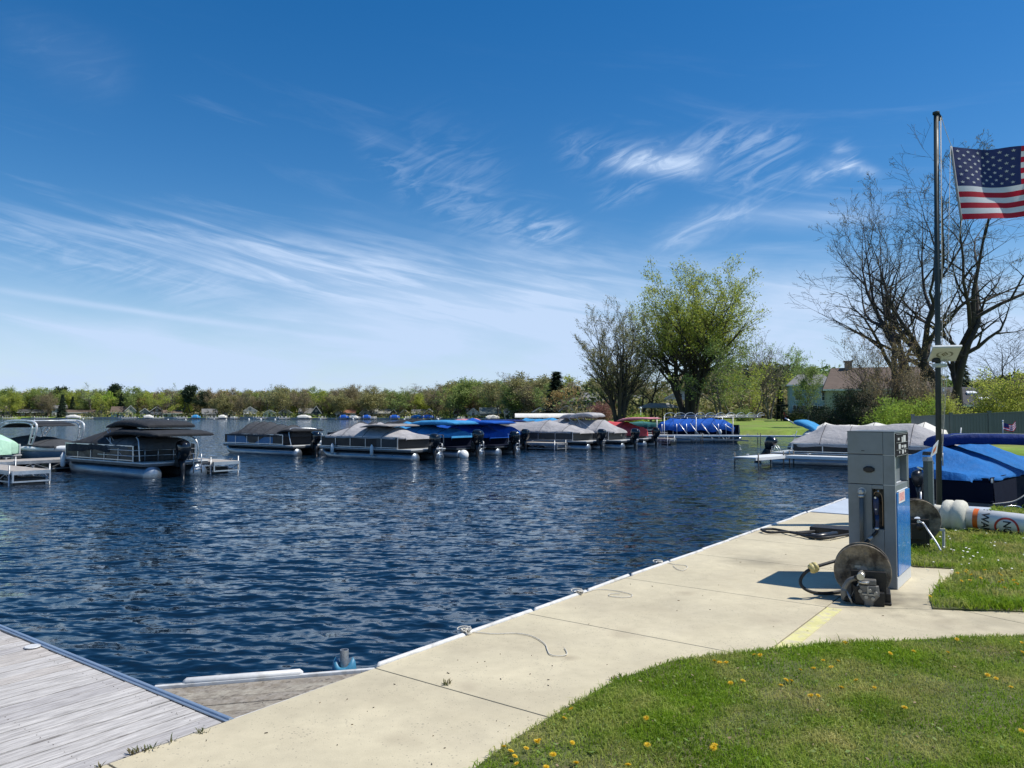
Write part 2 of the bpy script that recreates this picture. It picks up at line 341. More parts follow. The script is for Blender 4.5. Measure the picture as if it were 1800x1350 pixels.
for a_ in ((.9, 6.2, .16, .35), (-.3, 5.0, .10, .3), (2.2, 6.6, .22, .3), (.4, 5.6, .07, .5), (1.7, 7.6, .12, .4), (3.1, 8.6, .3, .3), (-.6, 4.2, .12, .3), (2.6, 5.98, .2, .35), (3.6, 6.5, .3, .35)): stain(conc, a_[0], a_[1], a_[2], (.24, .19, .13), a_[3])
stain(conc, 3.45, 7.35, .55, (.10, .085, .06), .75); stain(conc, 4.1, 6.6, .5, (.2, .17, .12), .4); stain(conc, 2.9, 9.2, .4, (.16, .14, .1), .5)
bed = mat('dark joint filler', (.05, .045, .035), .9, var=.3, vs=8)
edge = [-9.0, -7.2, -5.4, -3.53, -1.72, .09, 1.90, 3.71, 5.50, 7.0, 8.6, 10.6]
mb = MB(); g = .005
def wp(pts): return [tuple(W(t, o)[:2]) for t, o in pts]
for a, b_ in zip(edge, edge[1:]): mb.prism(wp([(a + g, .0), (b_ - g, .0), (b_ - g, 2.05 - g), (a + g, 2.05 - g)]), -.11, 0)
Cc = W(3.71, 2.05)
def q(*p): return [(float(a), float(b)) for a, b in p]
path_top = [(Cc.x + .02, Cc.y - .012), (3.79, 6.965), (4.52, 6.83), (9.5, 6.0)]
lowt = W(-9, 2.05)
pj = ((5.15, 2.0), (4.02, 6.92))
mb.prism(q(path_top[0], path_top[1], (4.015, 6.925), (5.1, 5.2), (5.1, 2), tuple(lowt[:2])), -.11, -.001)
mb.prism(q((4.03, 6.915), path_top[2], path_top[3], (9.5, 2), (5.115, 2), (5.115, 5.2)), -.11, -.001)
mb.prism(q((Cc.x + .005, Cc.y), (3.79, 6.98), (4.52, 6.845), (5.6, 8.9), (5.6, 10.6), tuple(W(8.2, 2.05)[:2])), -.11, -.001)
slab = structure(mb.build('walkway', conc, bevel=.004))
structure(MB().prism([tuple(W(-9, .01)[:2]), tuple(W(10.6, .01)[:2]), tuple(W(10.6, 4.2)[:2]), (9.5, 6.0), (9.5, 1.9)], -.3, -.02).build('joint_bed', bed))
# sea wall under the slab edge
swm = mat('weathered sea wall', (.30, .29, .26), .9, var=.2, vs=2, bump=.5, bs=12, stretch=(1, 1, .4))
structure(MB().prism([tuple(W(-40, .015)[:2]), tuple(W(13.2, .015)[:2]), tuple(W(13.2, 11)[:2]), tuple(W(12.95, 11)[:2]), tuple(W(12.95, .26)[:2]), tuple(W(-40, .26)[:2])], -3, -.115).build('sea_wall', swm))
# pale corner deck past the end of the slabs
tag(MB().prism(wp([(10.62, .02), (13.2, .02), (13.2, 2.6), (10.62, 2.6)]), -.10, .015).build('corner_deck', mat('pale blue grey deck panel', (.44, .49, .55), .55, var=.06, vs=2), bevel=.01), 'pale blue grey deck panel at the far end of the concrete walkway', 'deck panel')
# painted stripe
yp = mat('worn yellow paint', (.60, .555, .24), .7, var=.12, vs=5, col2=(.52, .465, .31), f2=(.46, .62), s2=11, bump=.2, bs=60, bdist=.002)
structure(MB().prism(wp([(3.69, 2.065), (3.69, 2.19), (1.2, 2.19), (1.2, 2.065)]), -.0005, .003).build('painted_stripe', yp))
# ---- lawns
soil = mat('thatch and soil', (.085, .10, .028), .95, var=.35, vs=6, col2=(.13, .11, .05), f2=(.5, .66), s2=2.2, bump=.8, bs=40)
lawnA = [tuple(G(*p)[:2]) for p in ((820, 1368), (840, 1350), (900, 1305), (1000, 1245), (1080, 1200), (1180, 1165), (1300, 1150), (1370, 1142), (1500, 1133), (1650, 1125), (1800, 1120))] + [(6.5, 6.2), (9.4, 5.4), (9.4, 1.9), (-1, 1.9), (-.75, 3.0)]
lawnB = [tuple(G(*p)[:2]) for p in ((1640, 1071), (1633, 1050), (1685, 1001), (1606, 997))] + [(4.62, 9.0), tuple(W(7.4, 2.0)[:2]), tuple(W(10.5, 2.0)[:2]), tuple(W(10.5, 2.6)[:2]), tuple(W(12.9, 2.6)[:2]), tuple(W(12.9, 11)[:2]), (17, 10), (17, 5.6), (9.5, 6.1), (4.52, 6.86)]
def lawn_z(x, y): return .012 + .012 * np.sin(x * 2.3 + y) * np.sin(y * 1.9 - x * .7) 
for nm, P in (('near_lawn', lawnA), ('dock_lawn', lawnB)): structure(MB().prism(P, -.10, .012).build(nm, soil))
def leafmat(name, col, col2, trans=.35, vs=1.2, rough=.5, objcol=False):
    m = mat(name, col, rough, var=.22, vs=vs, col2=col2, f2=(.44, .70) if name == 'grass blades' else (.4, .62), s2=vs * .8, trans=trans, spec=.3, objcol=objcol); return m
grass_m = leafmat('grass blades', (.225, .345, .022), (.56, .49, .19), .44, 1.9, .5)
def grass(name, poly, dens, hmin, hmax, seed, lim=None, wid=.0022):
    rg = np.random.default_rng(seed); p = np.array(poly); x0, y0 = p.min(0); x1, y1 = p.max(0)
    if lim: x0, y0, x1, y1 = max(x0, lim[0]), max(y0, lim[1]), min(x1, lim[2]), min(y1, lim[3])
    n = int((x1 - x0) * (y1 - y0) * dens); x = rg.uniform(x0, x1, n); y = rg.uniform(y0, y1, n)
    k = inpoly(x, y, poly); x, y = x[k], y[k]; k = np.abs(x / np.maximum(y, .1)) < .78; x, y = x[k], y[k]
    dens2 = .5 + .5 * np.sin(x * 3.1 + 1.3 * np.sin(y * 2.2)) * np.sin(y * 2.7 + np.sin(x * 1.7) * 2)
    k = rg.random(len(x)) < .35 + .65 * dens2; x, y, dens2 = x[k], y[k], dens2[k]; n = len(x); x = x + rg.normal(0, .012, n); y = y + rg.normal(0, .012, n)
    h = rg.uniform(hmin, hmax, n) * (.65 + .5 * dens2) * np.where(rg.random(n) < .04, 1.7, 1); a = rg.uniform(0, 6.283, n); lean = rg.uniform(.15, 1.25, n) * h; la = rg.uniform(0, 6.283, n)
    w = wid * rg.uniform(.7, 1.6, n) * (1 + .12 * np.maximum(y - 5, 0)); z = lawn_z(x, y) * 0 + .008
    cx, cy, lx, ly = np.cos(a) * w, np.sin(a) * w, np.cos(la) * lean, np.sin(la) * lean
    co = np.empty((n, 5, 3)); 
    co[:, 0] = np.stack([x - cx, y - cy, z], 1); co[:, 1] = np.stack([x + cx, y + cy, z], 1)
    co[:, 2] = np.stack([x + cx * .8 + lx * .35, y + cy * .8 + ly * .35, z + h * .6], 1); co[:, 3] = np.stack([x - cx * .8 + lx * .35, y - cy * .8 + ly * .35, z + h * .6], 1)
    co[:, 4] = np.stack([x + lx, y + ly, z + h * (1 - .35 * lean / h)], 1)
    b = np.arange(n) * 5; fc = np.concatenate([np.stack([b, b + 1, b + 2], 1), np.stack([b, b + 2, b + 3], 1), np.stack([b + 3, b + 2, b + 4], 1)])
    o = link(npmesh(name, co.reshape(-1, 3), fc, grass_m, nf=3), name); return o
go = grass('grass', lawnA, 15000, .022, .055, 3, (-.4, 3.4, 6.5, 6.6)); go['kind'] = 'stuff'; go['label'] = 'mown green grass with dry patches beside the curved walkway edge'
go = grass('grass', lawnB, 3800, .05, .11, 4, (3.5, 6.2, 13, 14), .0032); go['kind'] = 'stuff'; go['label'] = 'thick shaded green grass beyond the fuel pump'
def clump(mb, c, r, n, h, w=.004):
    for i in range(n):
        a = rnd.uniform(0, 6.28); p = Vector(c) + Vector((math.cos(a), math.sin(a), 0)) * rnd.uniform(0, r); d = Vector((math.cos(a + rnd.uniform(-1, 1)), math.sin(a + rnd.uniform(-1, 1)), 0)) * h * rnd.uniform(.3, 1.1); hh = h * rnd.uniform(.4, 1)
        s = Vector((-d.y, d.x, 0)).normalized() * w
        mb.add([p - s, p + s, p + d * .5 + s + Vector((0, 0, hh * .7)), p + d * .5 - s + Vector((0, 0, hh * .7)), p + d + Vector((0, 0, hh))], [(0, 1, 2, 3), (3, 2, 4)])
wm = leafmat('weeds', (.09, .12, .03), (.16, .13, .06), .3, 20)
mb = MB()
for t in np.arange(-2.6, 12, .028):
    dn = .5 + .5 * math.sin(t * 5.3) * math.sin(t * 1.9 + 1)
    if t > 0 and rnd.random() > .12 + .3 * (dn > .85): continue
    if rnd.random() < dn: clump(mb, W(t, rnd.uniform(-.012, .018), -.03), .02, rnd.randint(2, 6), rnd.uniform(.012, .03), .003)
for px, py, n_, h_ in ((232, 1325, 16, .03), (243, 1322, 9, .045), (256, 1320, 12, .03), (268, 1316, 8, .035), (300, 1303, 6, .04), (352, 1288, 14, .025), (360, 1286, 9, .02), (176, 1350, 10, .03)): clump(mb, G(px, py), .025, n_, h_, .003)
for px, py in ((786, 1203), (1080, 1195), (1090, 1192), (1210, 1162)): clump(mb, G(px, py), .03, 14, .03, .004)
o = mb.build('weeds', wm); o['kind'] = 'stuff'; o['label'] = 'small weeds growing in the crack along the sea wall'
mb = MB()                     # crumbs and twigs blown over the slabs
for i in range(95):
    p = W(rnd.uniform(-2, 9), rnd.uniform(.05, 2.6)); 
    if rnd.random() < .4: p = G(rnd.uniform(300, 1000), rnd.uniform(1150, 1345))
    s = rnd.uniform(.0015, .005); a = rnd.uniform(0, 6.28); mb.box((p.x, p.y, .003), (s * rnd.uniform(1, 5), s, .004), a, m=rnd.choice((0, 0, 1)))
o = mb.build('walkway_debris', [mat('dark crumb', (.05, .04, .03), .9), mat('dry twig', (.2, .15, .09), .9)]); o['kind'] = 'stuff'; o['label'] = 'crumbs of dirt and twigs scattered on the concrete'
# leaves, clover and dry scraps scattered in the lawn
mb = MB()
for i in range(900):
    y = rnd.uniform(3.8, 6.2); x = rnd.uniform(-.2, y * .68)
    if not inpoly(np.array([x]), np.array([y]), lawnA)[0]: continue
    s = rnd.uniform(.006, .018); a = rnd.uniform(0, 6.28); p = Vector((x, y, rnd.uniform(.02, .045)))
    e1 = Vector((math.cos(a), math.sin(a), rnd.uniform(-.5, .5))) * s; e2 = Vector((-math.sin(a), math.cos(a), rnd.uniform(-.5, .5))) * s * .5
    mb.add([p - e1, p - e2, p + e1, p + e2], [(0, 1, 2, 3)], 0 if rnd.random() < .8 else 1)
o = mb.build('lawn_litter', [leafmat('clover leaves', (.16, .28, .05), (.22, .28, .07), .3, 9), mat('dry leaf', (.22, .16, .09), .8, var=.3, vs=20)]); o['kind'] = 'stuff'; o['label'] = 'broad weed leaves and dry scraps scattered through the near lawn'
# dandelions: each flower is a thing
dm = mat('dandelion yellow', (.75, .52, .02), .6, var=.1, vs=60, trans=.2); stm = mat('flower stem', (.12, .2, .05), .6)
def dandelion(x, y, z, s, lab, grp, sh={}):
    if 'h' not in sh:
        h = MB(); rg = random.Random(2)
        for k, (n, rr, zz) in enumerate(((26, 1, .15), (20, .75, .32), (12, .45, .42))):
            for i in range(n):
                a = 6.283 * i / n + k; c, s_ = math.cos(a), math.sin(a); w = .09
                h.add([(0, 0, 0), (c * rr * .6 - s_ * w, s_ * rr * .6 + c * w, zz * .8), (c * rr, s_ * rr, zz * rg.uniform(.7, 1.2)), (c * rr * .6 + s_ * w, s_ * rr * .6 - c * w, zz * .8)], [(0, 1, 2, 3)])
        h.disc((0, 0, -.05), (0, 0, 1), .3, .2, 8); a = h.build('flower_head', dm); sh['h'] = a.data; bpy.data.objects.remove(a)
        a = MB().tube([(0, 0, 0), (.1, .05, -1.2), (.05, 0, -2.4)], .09, 5).build('stem', stm); sh['s'] = a.data; bpy.data.objects.remove(a)
    e = empty('dandelion', (x, y, z), rnd.uniform(0, 6)); e.scale = (s, s, s); tag(e, lab, 'flower', grp)
    tl = (rnd.uniform(-.5, .5), rnd.uniform(-.5, .5), 0)
    for nm in ('h', 's'):
        o = link(sh[nm], {'h': 'flower_head', 's': 'stem'}[nm], e)
        if nm == 'h': o.rotation_euler = tl
dl = ((992, 1263), (1004, 1247), (905, 1330), (886, 1313), (972, 1327), (943, 1304), (946, 1303), (908, 1343), (898, 1321), (925, 1316), (1013, 1342), (1104, 1345), (1006, 1306), (1136, 1263), (960, 1349), (1138, 1310), (1256, 1162), (1265, 1165), (1276, 1165), (1256, 1310), (1284, 1201), (1306, 1197), (1326, 1151), (1336, 1152),
               (1382, 1196), (1373, 1205), (1391, 1197), (1407, 1178), (1430, 1175), (1461, 1173), (1473, 1162), (1479, 1209), (1505, 1196), (1537, 1209), (1447, 1161), (1425, 1223), (1438, 1223), (1565, 1149), (1606, 1145), (1485, 1130), (1666, 1147), (1736, 1187), (1751, 1193), (1777, 1208), (1796, 1130), (1795, 1285), (1590, 1244), (1254, 1315), (1682, 1124), (1797, 1147))
for k, (px, py) in enumerate(sorted(dl)):
    p = G(px, py, .035); dandelion(p.x, p.y, .036, rnd.uniform(.016, .024), 'open yellow dandelion in the near lawn, ' + ordn(k + 1) + ' from the left', 'dandelions in the near lawn')
rg = random.Random(12)
dl = ((1635, 1049), (1697, 1006), (1705, 1021), (1707, 1011), (1724, 1017), (1731, 1003), (1756, 1009), (1757, 1024), (1762, 1021), (1766, 1034), (1782, 1021), (1786, 1026), (1790, 1028), (1690, 1022), (1796, 1005), (1683, 1008), (1760, 1012), (1699, 1003))
for k, (px, py) in enumerate(sorted(dl)):
    p = G(px, py, .07); dandelion(p.x, p.y, .075, .021, 'open yellow dandelion in the grass beyond the fuel pump, ' + ordn(k + 1) + ' from the left', 'dandelions beyond the fuel pump')
wf = MC['white daisy'] = mat('white daisy', (.72, .72, .6), .6)
for i in range(46):
    y = rg.uniform(8.2, 11.4); x = rg.uniform(.555 * y - .2, .67 * y)
    if i == 0: bm_ = MB()
    s = rg.uniform(.008, .014); bm_.disc((x, y, .10), (rg.uniform(-.3, .3), rg.uniform(-.4, 0), 1), s, .006, 7)
o = bm_.build('seed_heads', wf); o['kind'] = 'stuff'; o['label'] = 'tiny pale flower heads dotted through the grass beside the buoy'
# far shore: pale line of low retaining walls along the water
fm = mat('pale shore stone', (.42, .40, .35), .9, var=.25, vs=.4)
mb = MB(); pts = LAND[10:20]
for a, b_ in zip(pts, pts[1:]):
    n = max(2, int(math.dist(a, b_) / 12))
    for i in range(n):
        if rnd.random() < .12 or a[1] < 70: continue
        p = Vector((*a, 0)).lerp(Vector((*b_, 0)), i / n); r_ = Vector((*a, 0)).lerp(Vector((*b_, 0)), (i + 1) / n); hh = rnd.uniform(.3, .9)
        mb.bar(p + Vector((0, -.5, -.55 + hh / 2)), r_ + Vector((0, -.5, -.55 + hh / 2)), .5, hh + .4)
structure(mb.build('far_shore_wall', fm))
# ================================================================== FOREGROUND THINGS
def grain(name, col, col2, crack, stretch=(3.2, 34, 34)):
    m = mat(name, col, .8, var=.16, vs=1.0, col2=col2, f2=(.42, .6), s2=1.6, bump=.6, bs=3, stretch=stretch, bdist=.006)
    t = m.node_tree; N, L = t.nodes, t.links; b = N['Principled BSDF']; src = b.inputs['Base Color'].links[0].from_socket
    tc = N.new('ShaderNodeTexCoord'); mp = N.new('ShaderNodeMapping'); mp.inputs['Scale'].default_value = (stretch[0] * 1.4, stretch[1] * 2.6, 1); L.new(tc.outputs['Object'], mp.inputs[0])
    n = N.new('ShaderNodeTexNoise'); n.inputs['Scale'].default_value = 1; n.inputs['Detail'].default_value = 4; n.inputs['Distortion'].default_value = .3; L.new(mp.outputs[0], n.inputs['Vector'])
    r = N.new('ShaderNodeMapRange'); L.new(n.outputs['Fac'], r.inputs[0]); r.inputs[1].default_value = .58; r.inputs[2].default_value = .66; r.inputs[3].default_value = 0; r.inputs[4].default_value = .6
    mx = N.new('ShaderNodeMix'); mx.data_type = 'RGBA'; L.new(r.outputs[0], mx.inputs[0]); L.new(src, mx.inputs[6]); mx.inputs[7].default_value = (*crack, 1); L.new(mx.outputs[2], b.inputs['Base Color'])
    return m
pw = [grain('silvered plank %s' % n, c, c2, (.16, .14, .13)) for n, c, c2 in (('pale', (.50, .475, .45), (.38, .36, .34)), ('grey', (.43, .41, .395), (.33, .31, .30)), ('warm', (.47, .435, .40), (.36, .33, .30)))]
dock = empty('wooden_dock', W(-1.0, 0, -.005), AU); tag(dock, 'pale weathered plank dock in the near left corner beside the concrete walkway', 'dock')
mb = MB(); yy = .012; i = 0
while yy < 9:                                   # local x runs along the wall, local y away from it over the lake
    w = .14 + rnd.uniform(-.003, .003); zz = rnd.uniform(-.0025, .0025); x1 = -.062 - rnd.uniform(0, .018)
    mb.box(((x1 - 2.9) / 2, yy + w / 2, -.02 + zz), (x1 + 2.9, w - .011 - rnd.uniform(0, .007), .04), m=rnd.choice((0, 0, 1, 2)))
    for nx in (-.16, -.78, -1.40, -2.02, -2.64):
        for ny in (.3, .7): mb.tube([(nx + rnd.uniform(-.008, .008), yy + w * ny, -.004 + zz), (nx, yy + w * ny, .0012 + zz)], .0042, 6, m=3)
    yy += w
mb.build('deck_planks', pw + [mat('dark screw heads', (.06, .045, .04), .6)], dock, bevel=.003)
MB().box((-1.5, 4.5, -.16), (2.9, 9, .2)).build('floor_frame', mat('dark dock frame', (.05, .045, .04), .9), dock)
mb = MB(); mb.box((-.028, 4.5, -.045), (.05, 9, .10)); mb.box((-.0285, 4.5, .009), (.022, 9, .014)); mb.box((-.058, 4.5, .004), (.008, 9, .010)); mb.build('edge_rail', mat('aluminium trim tinted as sky reflection', (.36, .44, .54), .35, .6, .06, 3), dock, bevel=.003)  # blue of the reflected sky is put into the aluminium's base colour
# triangular corner deck
def clip(poly, p, nrm):
    out = []; n = len(poly)
    for i in range(n):
        a, b = poly[i], poly[(i + 1) % n]; da = (a - p).dot(nrm); db = (b - p).dot(nrm)
        if da >= 0: out.append(a)
        if da * db < 0: out.append(a.lerp(b, da / (da - db)))
    return out
tri = [W(-.99, -.02), W(-.99, -.90), W(.10, -.012)]
e1 = (tri[2] - tri[1]).normalized(); hn = Vector((e1.y, -e1.x, 0)); hn = hn if hn.dot(tri[0] - tri[1]) > 0 else -hn
tt = empty('corner_deck', W(-.99, -.02, 0), AU); tag(tt, 'small triangular brown grey plank deck between the dock and the walkway', 'deck panel')
inv = tt.matrix_basis.inverted(); inv = (Matrix.Translation(tt.location) @ Matrix.Rotation(AU, 4, 'Z')).inverted()
mb = MB(); k = 0; d = .03
while d < .75:
    po = clip(clip(tri, tri[1] + hn * d, hn), tri[1] + hn * (d + .118), -hn)
    if len(po) >= 3: mb.prism([tuple((inv @ p)[:2]) for p in po], -.07, -.022 + rnd.uniform(-.003, .003), m=k % 2)
    d += .125; k += 1
mb.build('deck_planks', [grain('brown plank', (.27, .24, .20), (.2, .17, .13), (.05, .04, .03), (14, 14, 14)), grain('tan plank', (.31, .28, .225), (.22, .19, .15), (.05, .04, .03), (10, 14, 14))], tt, bevel=.003)
mb = MB(); mb.bar(inv @ (tri[1] + Vector((0, 0, -.05))), inv @ (tri[2] + Vector((0, 0, -.05))), .03, .09); mb.bar(inv @ (tri[0] + Vector((0, 0, -.05))), inv @ (tri[2] + Vector((0, 0, -.05))), .02, .08)
mb.build('edge_rail', white_vinyl, tt, bevel=.004)
mb = MB(); s0, s1 = tri[1].lerp(tri[2], .12), tri[1].lerp(tri[2], .66); mb.tube([inv @ (p - hn * .012 + Vector((0, 0, .0))) for p in (s0, s0.lerp(s1, .03), s0.lerp(s1, .97), s1)], [.008, .026, .026, .008], 8); mb.build('bumper', white_vinyl, tt)
# white plate on the dock
tag(MB().tube([G(57, 1137), G(57, 1137) + Vector((0, 0, .008))], [.06, .052], 9).build('plate', white_vinyl), 'round white plate lying on the dock planks by the metal edge', 'plate')
bpy.data.objects['plate'].scale = (1, 1, 1)
# bumper strips along the walkway edge
ords = ['first', 'second', 'third', 'fourth', 'fifth', 'sixth', 'seventh', 'eighth', 'ninth', 'tenth', 'eleventh', 'twelfth', 'thirteenth', 'fourteenth']
t = .12; k = 0
while t < 12.6:
    Ls = .95 + rnd.uniform(-.04, .04); o_ = rnd.uniform(-.012, .008); o2 = o_ + rnd.uniform(-.018, .018)
    mb = MB(); P_ = [W(t, o_ - .01, -.012), W(t + .03, o_ - .012, .004), W(t + Ls - .05, o2 - .012, .004), W(t + Ls - .015, o2 - .008, -.012)]
    mb.tube(P_, [.008, .020, .020, .008], 10)
    mb.box((W(t + Ls / 2, (o_ + o2) / 2 + .004, -.066)), (Ls - .04, .03, .10), AU)
    tag(mb.build('dock_bumper', white_vinyl), 'white vinyl bumper strip on the walkway edge, %s from the wooden corner deck' % ords[k], 'bumper', 'white bumper strips along the walkway edge'); t += Ls; k += 1
# mooring ropes on cleats
def spl(pts, n=8):
    pts = [Vector(p) for p in pts]; out = []
    for i in range(len(pts) - 1):
        p0 = pts[max(i - 1, 0)]; p1 = pts[i]; p2 = pts[i + 1]; p3 = pts[min(i + 2, len(pts) - 1)]
        for j in range(n):
            t = j / n; out.append(.5 * ((2 * p1) + (p2 - p0) * t + (2 * p0 - 5 * p1 + 4 * p2 - p3) * t * t + (3 * p1 - p0 - 3 * p2 + p3) * t ** 3))
    return out + [pts[-1]]
for cx, cy, tail, lb in ((820, 1108, [(832, 1111), (870, 1114), (905, 1113), (935, 1118), (957, 1131), (962, 1142), (967, 1150), (980, 1153), (995, 1151), (996, 1145), (992, 1139)], 'white mooring rope with a long curling tail on the nearest part of the walkway'),
                     (1018, 1040, [(1030, 1041), (1050, 1036), (1080, 1038), (1108, 1044), (1110, 1048), (1095, 1050), (1073, 1048), (1072, 1044), (1090, 1043)], 'white mooring rope with a small oval coil, between the other two ropes'),
                     (1160, 988, [(1172, 989), (1185, 992), (1205, 994), (1208, 998), (1200, 1003), (1190, 1000), (1183, 994)], 'white mooring rope with a looped end farthest along the walkway')):
    c = G(cx, cy, .03); e = empty('mooring_rope', c, 0); tag(e, lb, 'rope', 'mooring ropes on the walkway')
    mb = MB(); rr = random.Random(cx)
    for j in range(3):
        a = rr.uniform(0, 6); ax = Vector((math.cos(a), math.sin(a), 0)); ay = Vector((-math.sin(a) * .8, math.cos(a) * .8, .45)); s = rr.uniform(.018, .035)
        mb.tube([Vector((rr.uniform(-.02, .02), rr.uniform(-.02, .02), .0)) + ax * math.cos(q_) * s + ay * math.sin(q_) * s for q_ in np.linspace(0, 6.3, 14)], .0055, 6)
    hl = Vector((-.02, .03, .0)); mb.tube([hl + Vector((math.cos(q_) * .055, math.sin(q_) * .03, .004 + math.sin(q_) * .012)) for q_ in np.linspace(0, 6.3, 18)], .005, 6)
    mb.build('knot', rope_m, e)
    pts = [Vector((0, 0, -.015))] + [G(px, py, .008) - c for px, py in tail]
    MB().tube(spl(pts, 6), .0036, 6).build('tail', rope_m, e)
    cl = empty('cleat', G(cx - 3, cy + 4, .0), AU); tag(cl, 'galvanised cleat under the knot of the ' + {820: 'nearest', 1018: 'middle', 1160: 'farthest'}[cx] + ' mooring rope', 'cleat', 'cleats on the walkway edge')
    MB().tube([(-.07, 0, .035), (-.03, 0, .028), (.03, 0, .028), (.07, 0, .035)], [.006, .01, .01, .006], 8).build('horn', galv, cl); MB().box((0, 0, .012), (.05, .03, .024)).build('foot', galv, cl)
# mooring post with its blue collar
bp = A(605, 1176, 5.47); e = empty('mooring_post', (bp.x, 5.47, 0)); tag(e, 'grey pipe mooring post in a blue collar beside the triangular deck', 'post')
zt = A(605, 1142, 5.47).z
mb = MB(); mb.tube([(0, 0, -2.0), (0, 0, zt)], .030, 20, caps=False); mb.tube([(0, 0, zt), (0, 0, zt - .3)], .024, 20, caps=False); mb.loft([[Vector((math.cos(6.283 * j / 20) * r_, math.sin(6.283 * j / 20) * r_, zt)) for j in range(20)] for r_ in (.030, .024)], caps=False)
mb.build('pipe', galv, e)
blu = mat('faded blue plastic', (.045, .20, .32), .45, var=.15, vs=8)
mb = MB(); rg_ = []
for j in range(25):
    a = 2 * math.pi * j / 24; ear = abs(math.cos(a)) ** 3
    c, s = math.cos(a), math.sin(a); rg_.append([Vector((c * r_, s * r_ * .8, z)) for r_, z in ((.036, -.085), (.084, -.085), (.090, -.065), (.078, -.03 + .045 * ear), (.060, -.015 + .062 * ear), (.044, -.025 + .04 * ear), (.036, -.05))])
mb.loft(rg_, caps=False, closed=True); mb.build('collar', blu, e)
mb = MB(); mb.bar((.02, -.04, -.07), (.14, -.20, -.07), .04, .03); mb.build('bracket', galv, e)

# ---------------- fuel dispenser.  local x: across the front from left to right, local y: depth away from the viewer
PA = G(1577, 1036.5); PW, PD = .445, .735
pz = A(1568, 760, PA.y).z
pump = empty('fuel_pump', PA - Nn * PW, AN); tag(pump, 'tall grey fuel pump with bright blue side panel standing on the walkway', 'fuel pump')
gr = mat('grey painted sheet steel', (.20, .225, .24), .45, .1, .07, 2, spec=.5, col2=(.165, .18, .185), f2=(.45, .75), s2=3); gr2 = mat('light grey trim', (.46, .48, .49), .4, .2, .05, 3)
def ab(mb, x0, x1, y0, y1, z0, z1, m=0): return mb.box(((x0 + x1) / 2, (y0 + y1) / 2, (z0 + z1) / 2), (x1 - x0, y1 - y0, z1 - z0), m=m)
zs1, zs2 = 1.338, 1.035
mb = MB(); fx = .338
ab(mb, 0, .228, 0, .10, .004, zs2 - .004); ab(mb, .228, fx, 0, .10, .004, .585); ab(mb, .228, fx, 0, .10, .99, zs2 - .004); ab(mb, fx + .002, PW, -.003, .10, .004, zs2 - .004)
ab(mb, .003, PW - .004, .1, PD, .004, zs2 - .004)
mb.build('cabinet', gr, pump, bevel=.004)
mb = MB(); ab(mb, 0, fx, 0, PD, zs2 + .002, zs1 - .003); ab(mb, fx + .002, PW, -.003, .07, zs2 + .002, zs1 - .003); ab(mb, fx + .001, PW - .065, .07, PD - .07, zs2 + .002, zs1 - .004); ab(mb, fx + .002, PW - .002, PD - .07, PD, zs2 + .002, zs1 - .003)
mb.build('middle_section', gr, pump, bevel=.003)
mb = MB(); ab(mb, 0, fx, 0, PD, zs1 + .003, pz); ab(mb, fx + .002, PW, -.003, PD, zs1 + .003, pz); mb.build('head', gr, pump, bevel=.004)
mb = MB(); ab(mb, fx, PW + .002, -.006, .02, zs1 - .005, zs1 + .002); ab(mb, fx, PW + .002, -.006, .02, zs2 - .005, zs2 + .003); ab(mb, PW - .001, PW + .003, -.006, .008, .0, pz - .01); ab(mb, PW - .001, PW + .003, PD - .012, PD + .002, .0, zs1); mb.build('trim_strip', gr2, pump)
mb = MB(); ab(mb, -.003, PW + .003, -.004, PD + .003, pz, pz + .008); mb.build('lid', mat('dark grey cap', (.12, .14, .15), .5), pump, bevel=.002)
MB().box((PW + .006, PD / 2 + .01, .54), (.012, PD - .05, .83)).build('side_panel', mat('bright blue enamel', (.012, .20, .60), .22, 0, .04, 2, coat=.3), pump, bevel=.003)
mb = MB(); mb.add([(PW - .06, .07, zs2 + .004), (PW + .003, .07, .962), (PW + .003, PD - .07, .962), (PW - .06, PD - .07, zs2 + .004)], [(0, 1, 2, 3)]); ab(mb, PW - .0005, PW + .007, .0, PD, .003, .118); mb.build('plinth', mat('pale grey trim', (.60, .62, .63), .4, .1, .05, 3), pump)
e = MB().box((PW + .004, .15, .90), (.001, .01, .01)).build('label', white_paint, pump)
lab = MB(); ab(lab, PW + .0125, PW + .0145, .10, .43, .845, .965); lab.build('label', mat('sun faded paper', (.78, .72, .70), .6), pump); bpy.data.objects.remove(e)
mb = MB(); ab(mb, PW + .0146, PW + .0156, .13, .40, .865, .947); lb_ = mb.build('print', mat('pink print', (.72, .36, .33), .6, var=.3, vs=30), pump.children[-1])
mb = MB(); ab(mb, PW - .002, PW + .009, .015, PD - .02, zs1 - .02, pz - .012); pan = mb.build('display_panel', mat('matt black panel', (.012, .012, .014), .85, var=.05, spec=.15), pump, bevel=.004)
for y0, y1, z0, z1 in ((.13, .22, .155, .18), (.34, .40, .13, .185), (.42, .56, .13, .20), (.17, .28, .065, .115), (.33, .43, .075, .10), (.46, .58, .07, .10), (.20, .24, .02, .045), (.35, .44, .01, .05), (.50, .56, .02, .045)):
    mb = MB(); ab(mb, PW + .0092, PW + .0105, y0, y1, zs1 + z0 - .01, zs1 + z1 - .01); mb.build('sticker', mat('pale stickers', (.55, .55, .54), .5, var=.25, vs=25), pan)
mb = MB(); 
for z0 in (.048, .122, .208, -.012): ab(mb, PW + .0092, PW + .0115, .06, PD - .08, zs1 + z0 - .003, zs1 + z0)
mb.build('ribs', gr2, pan)
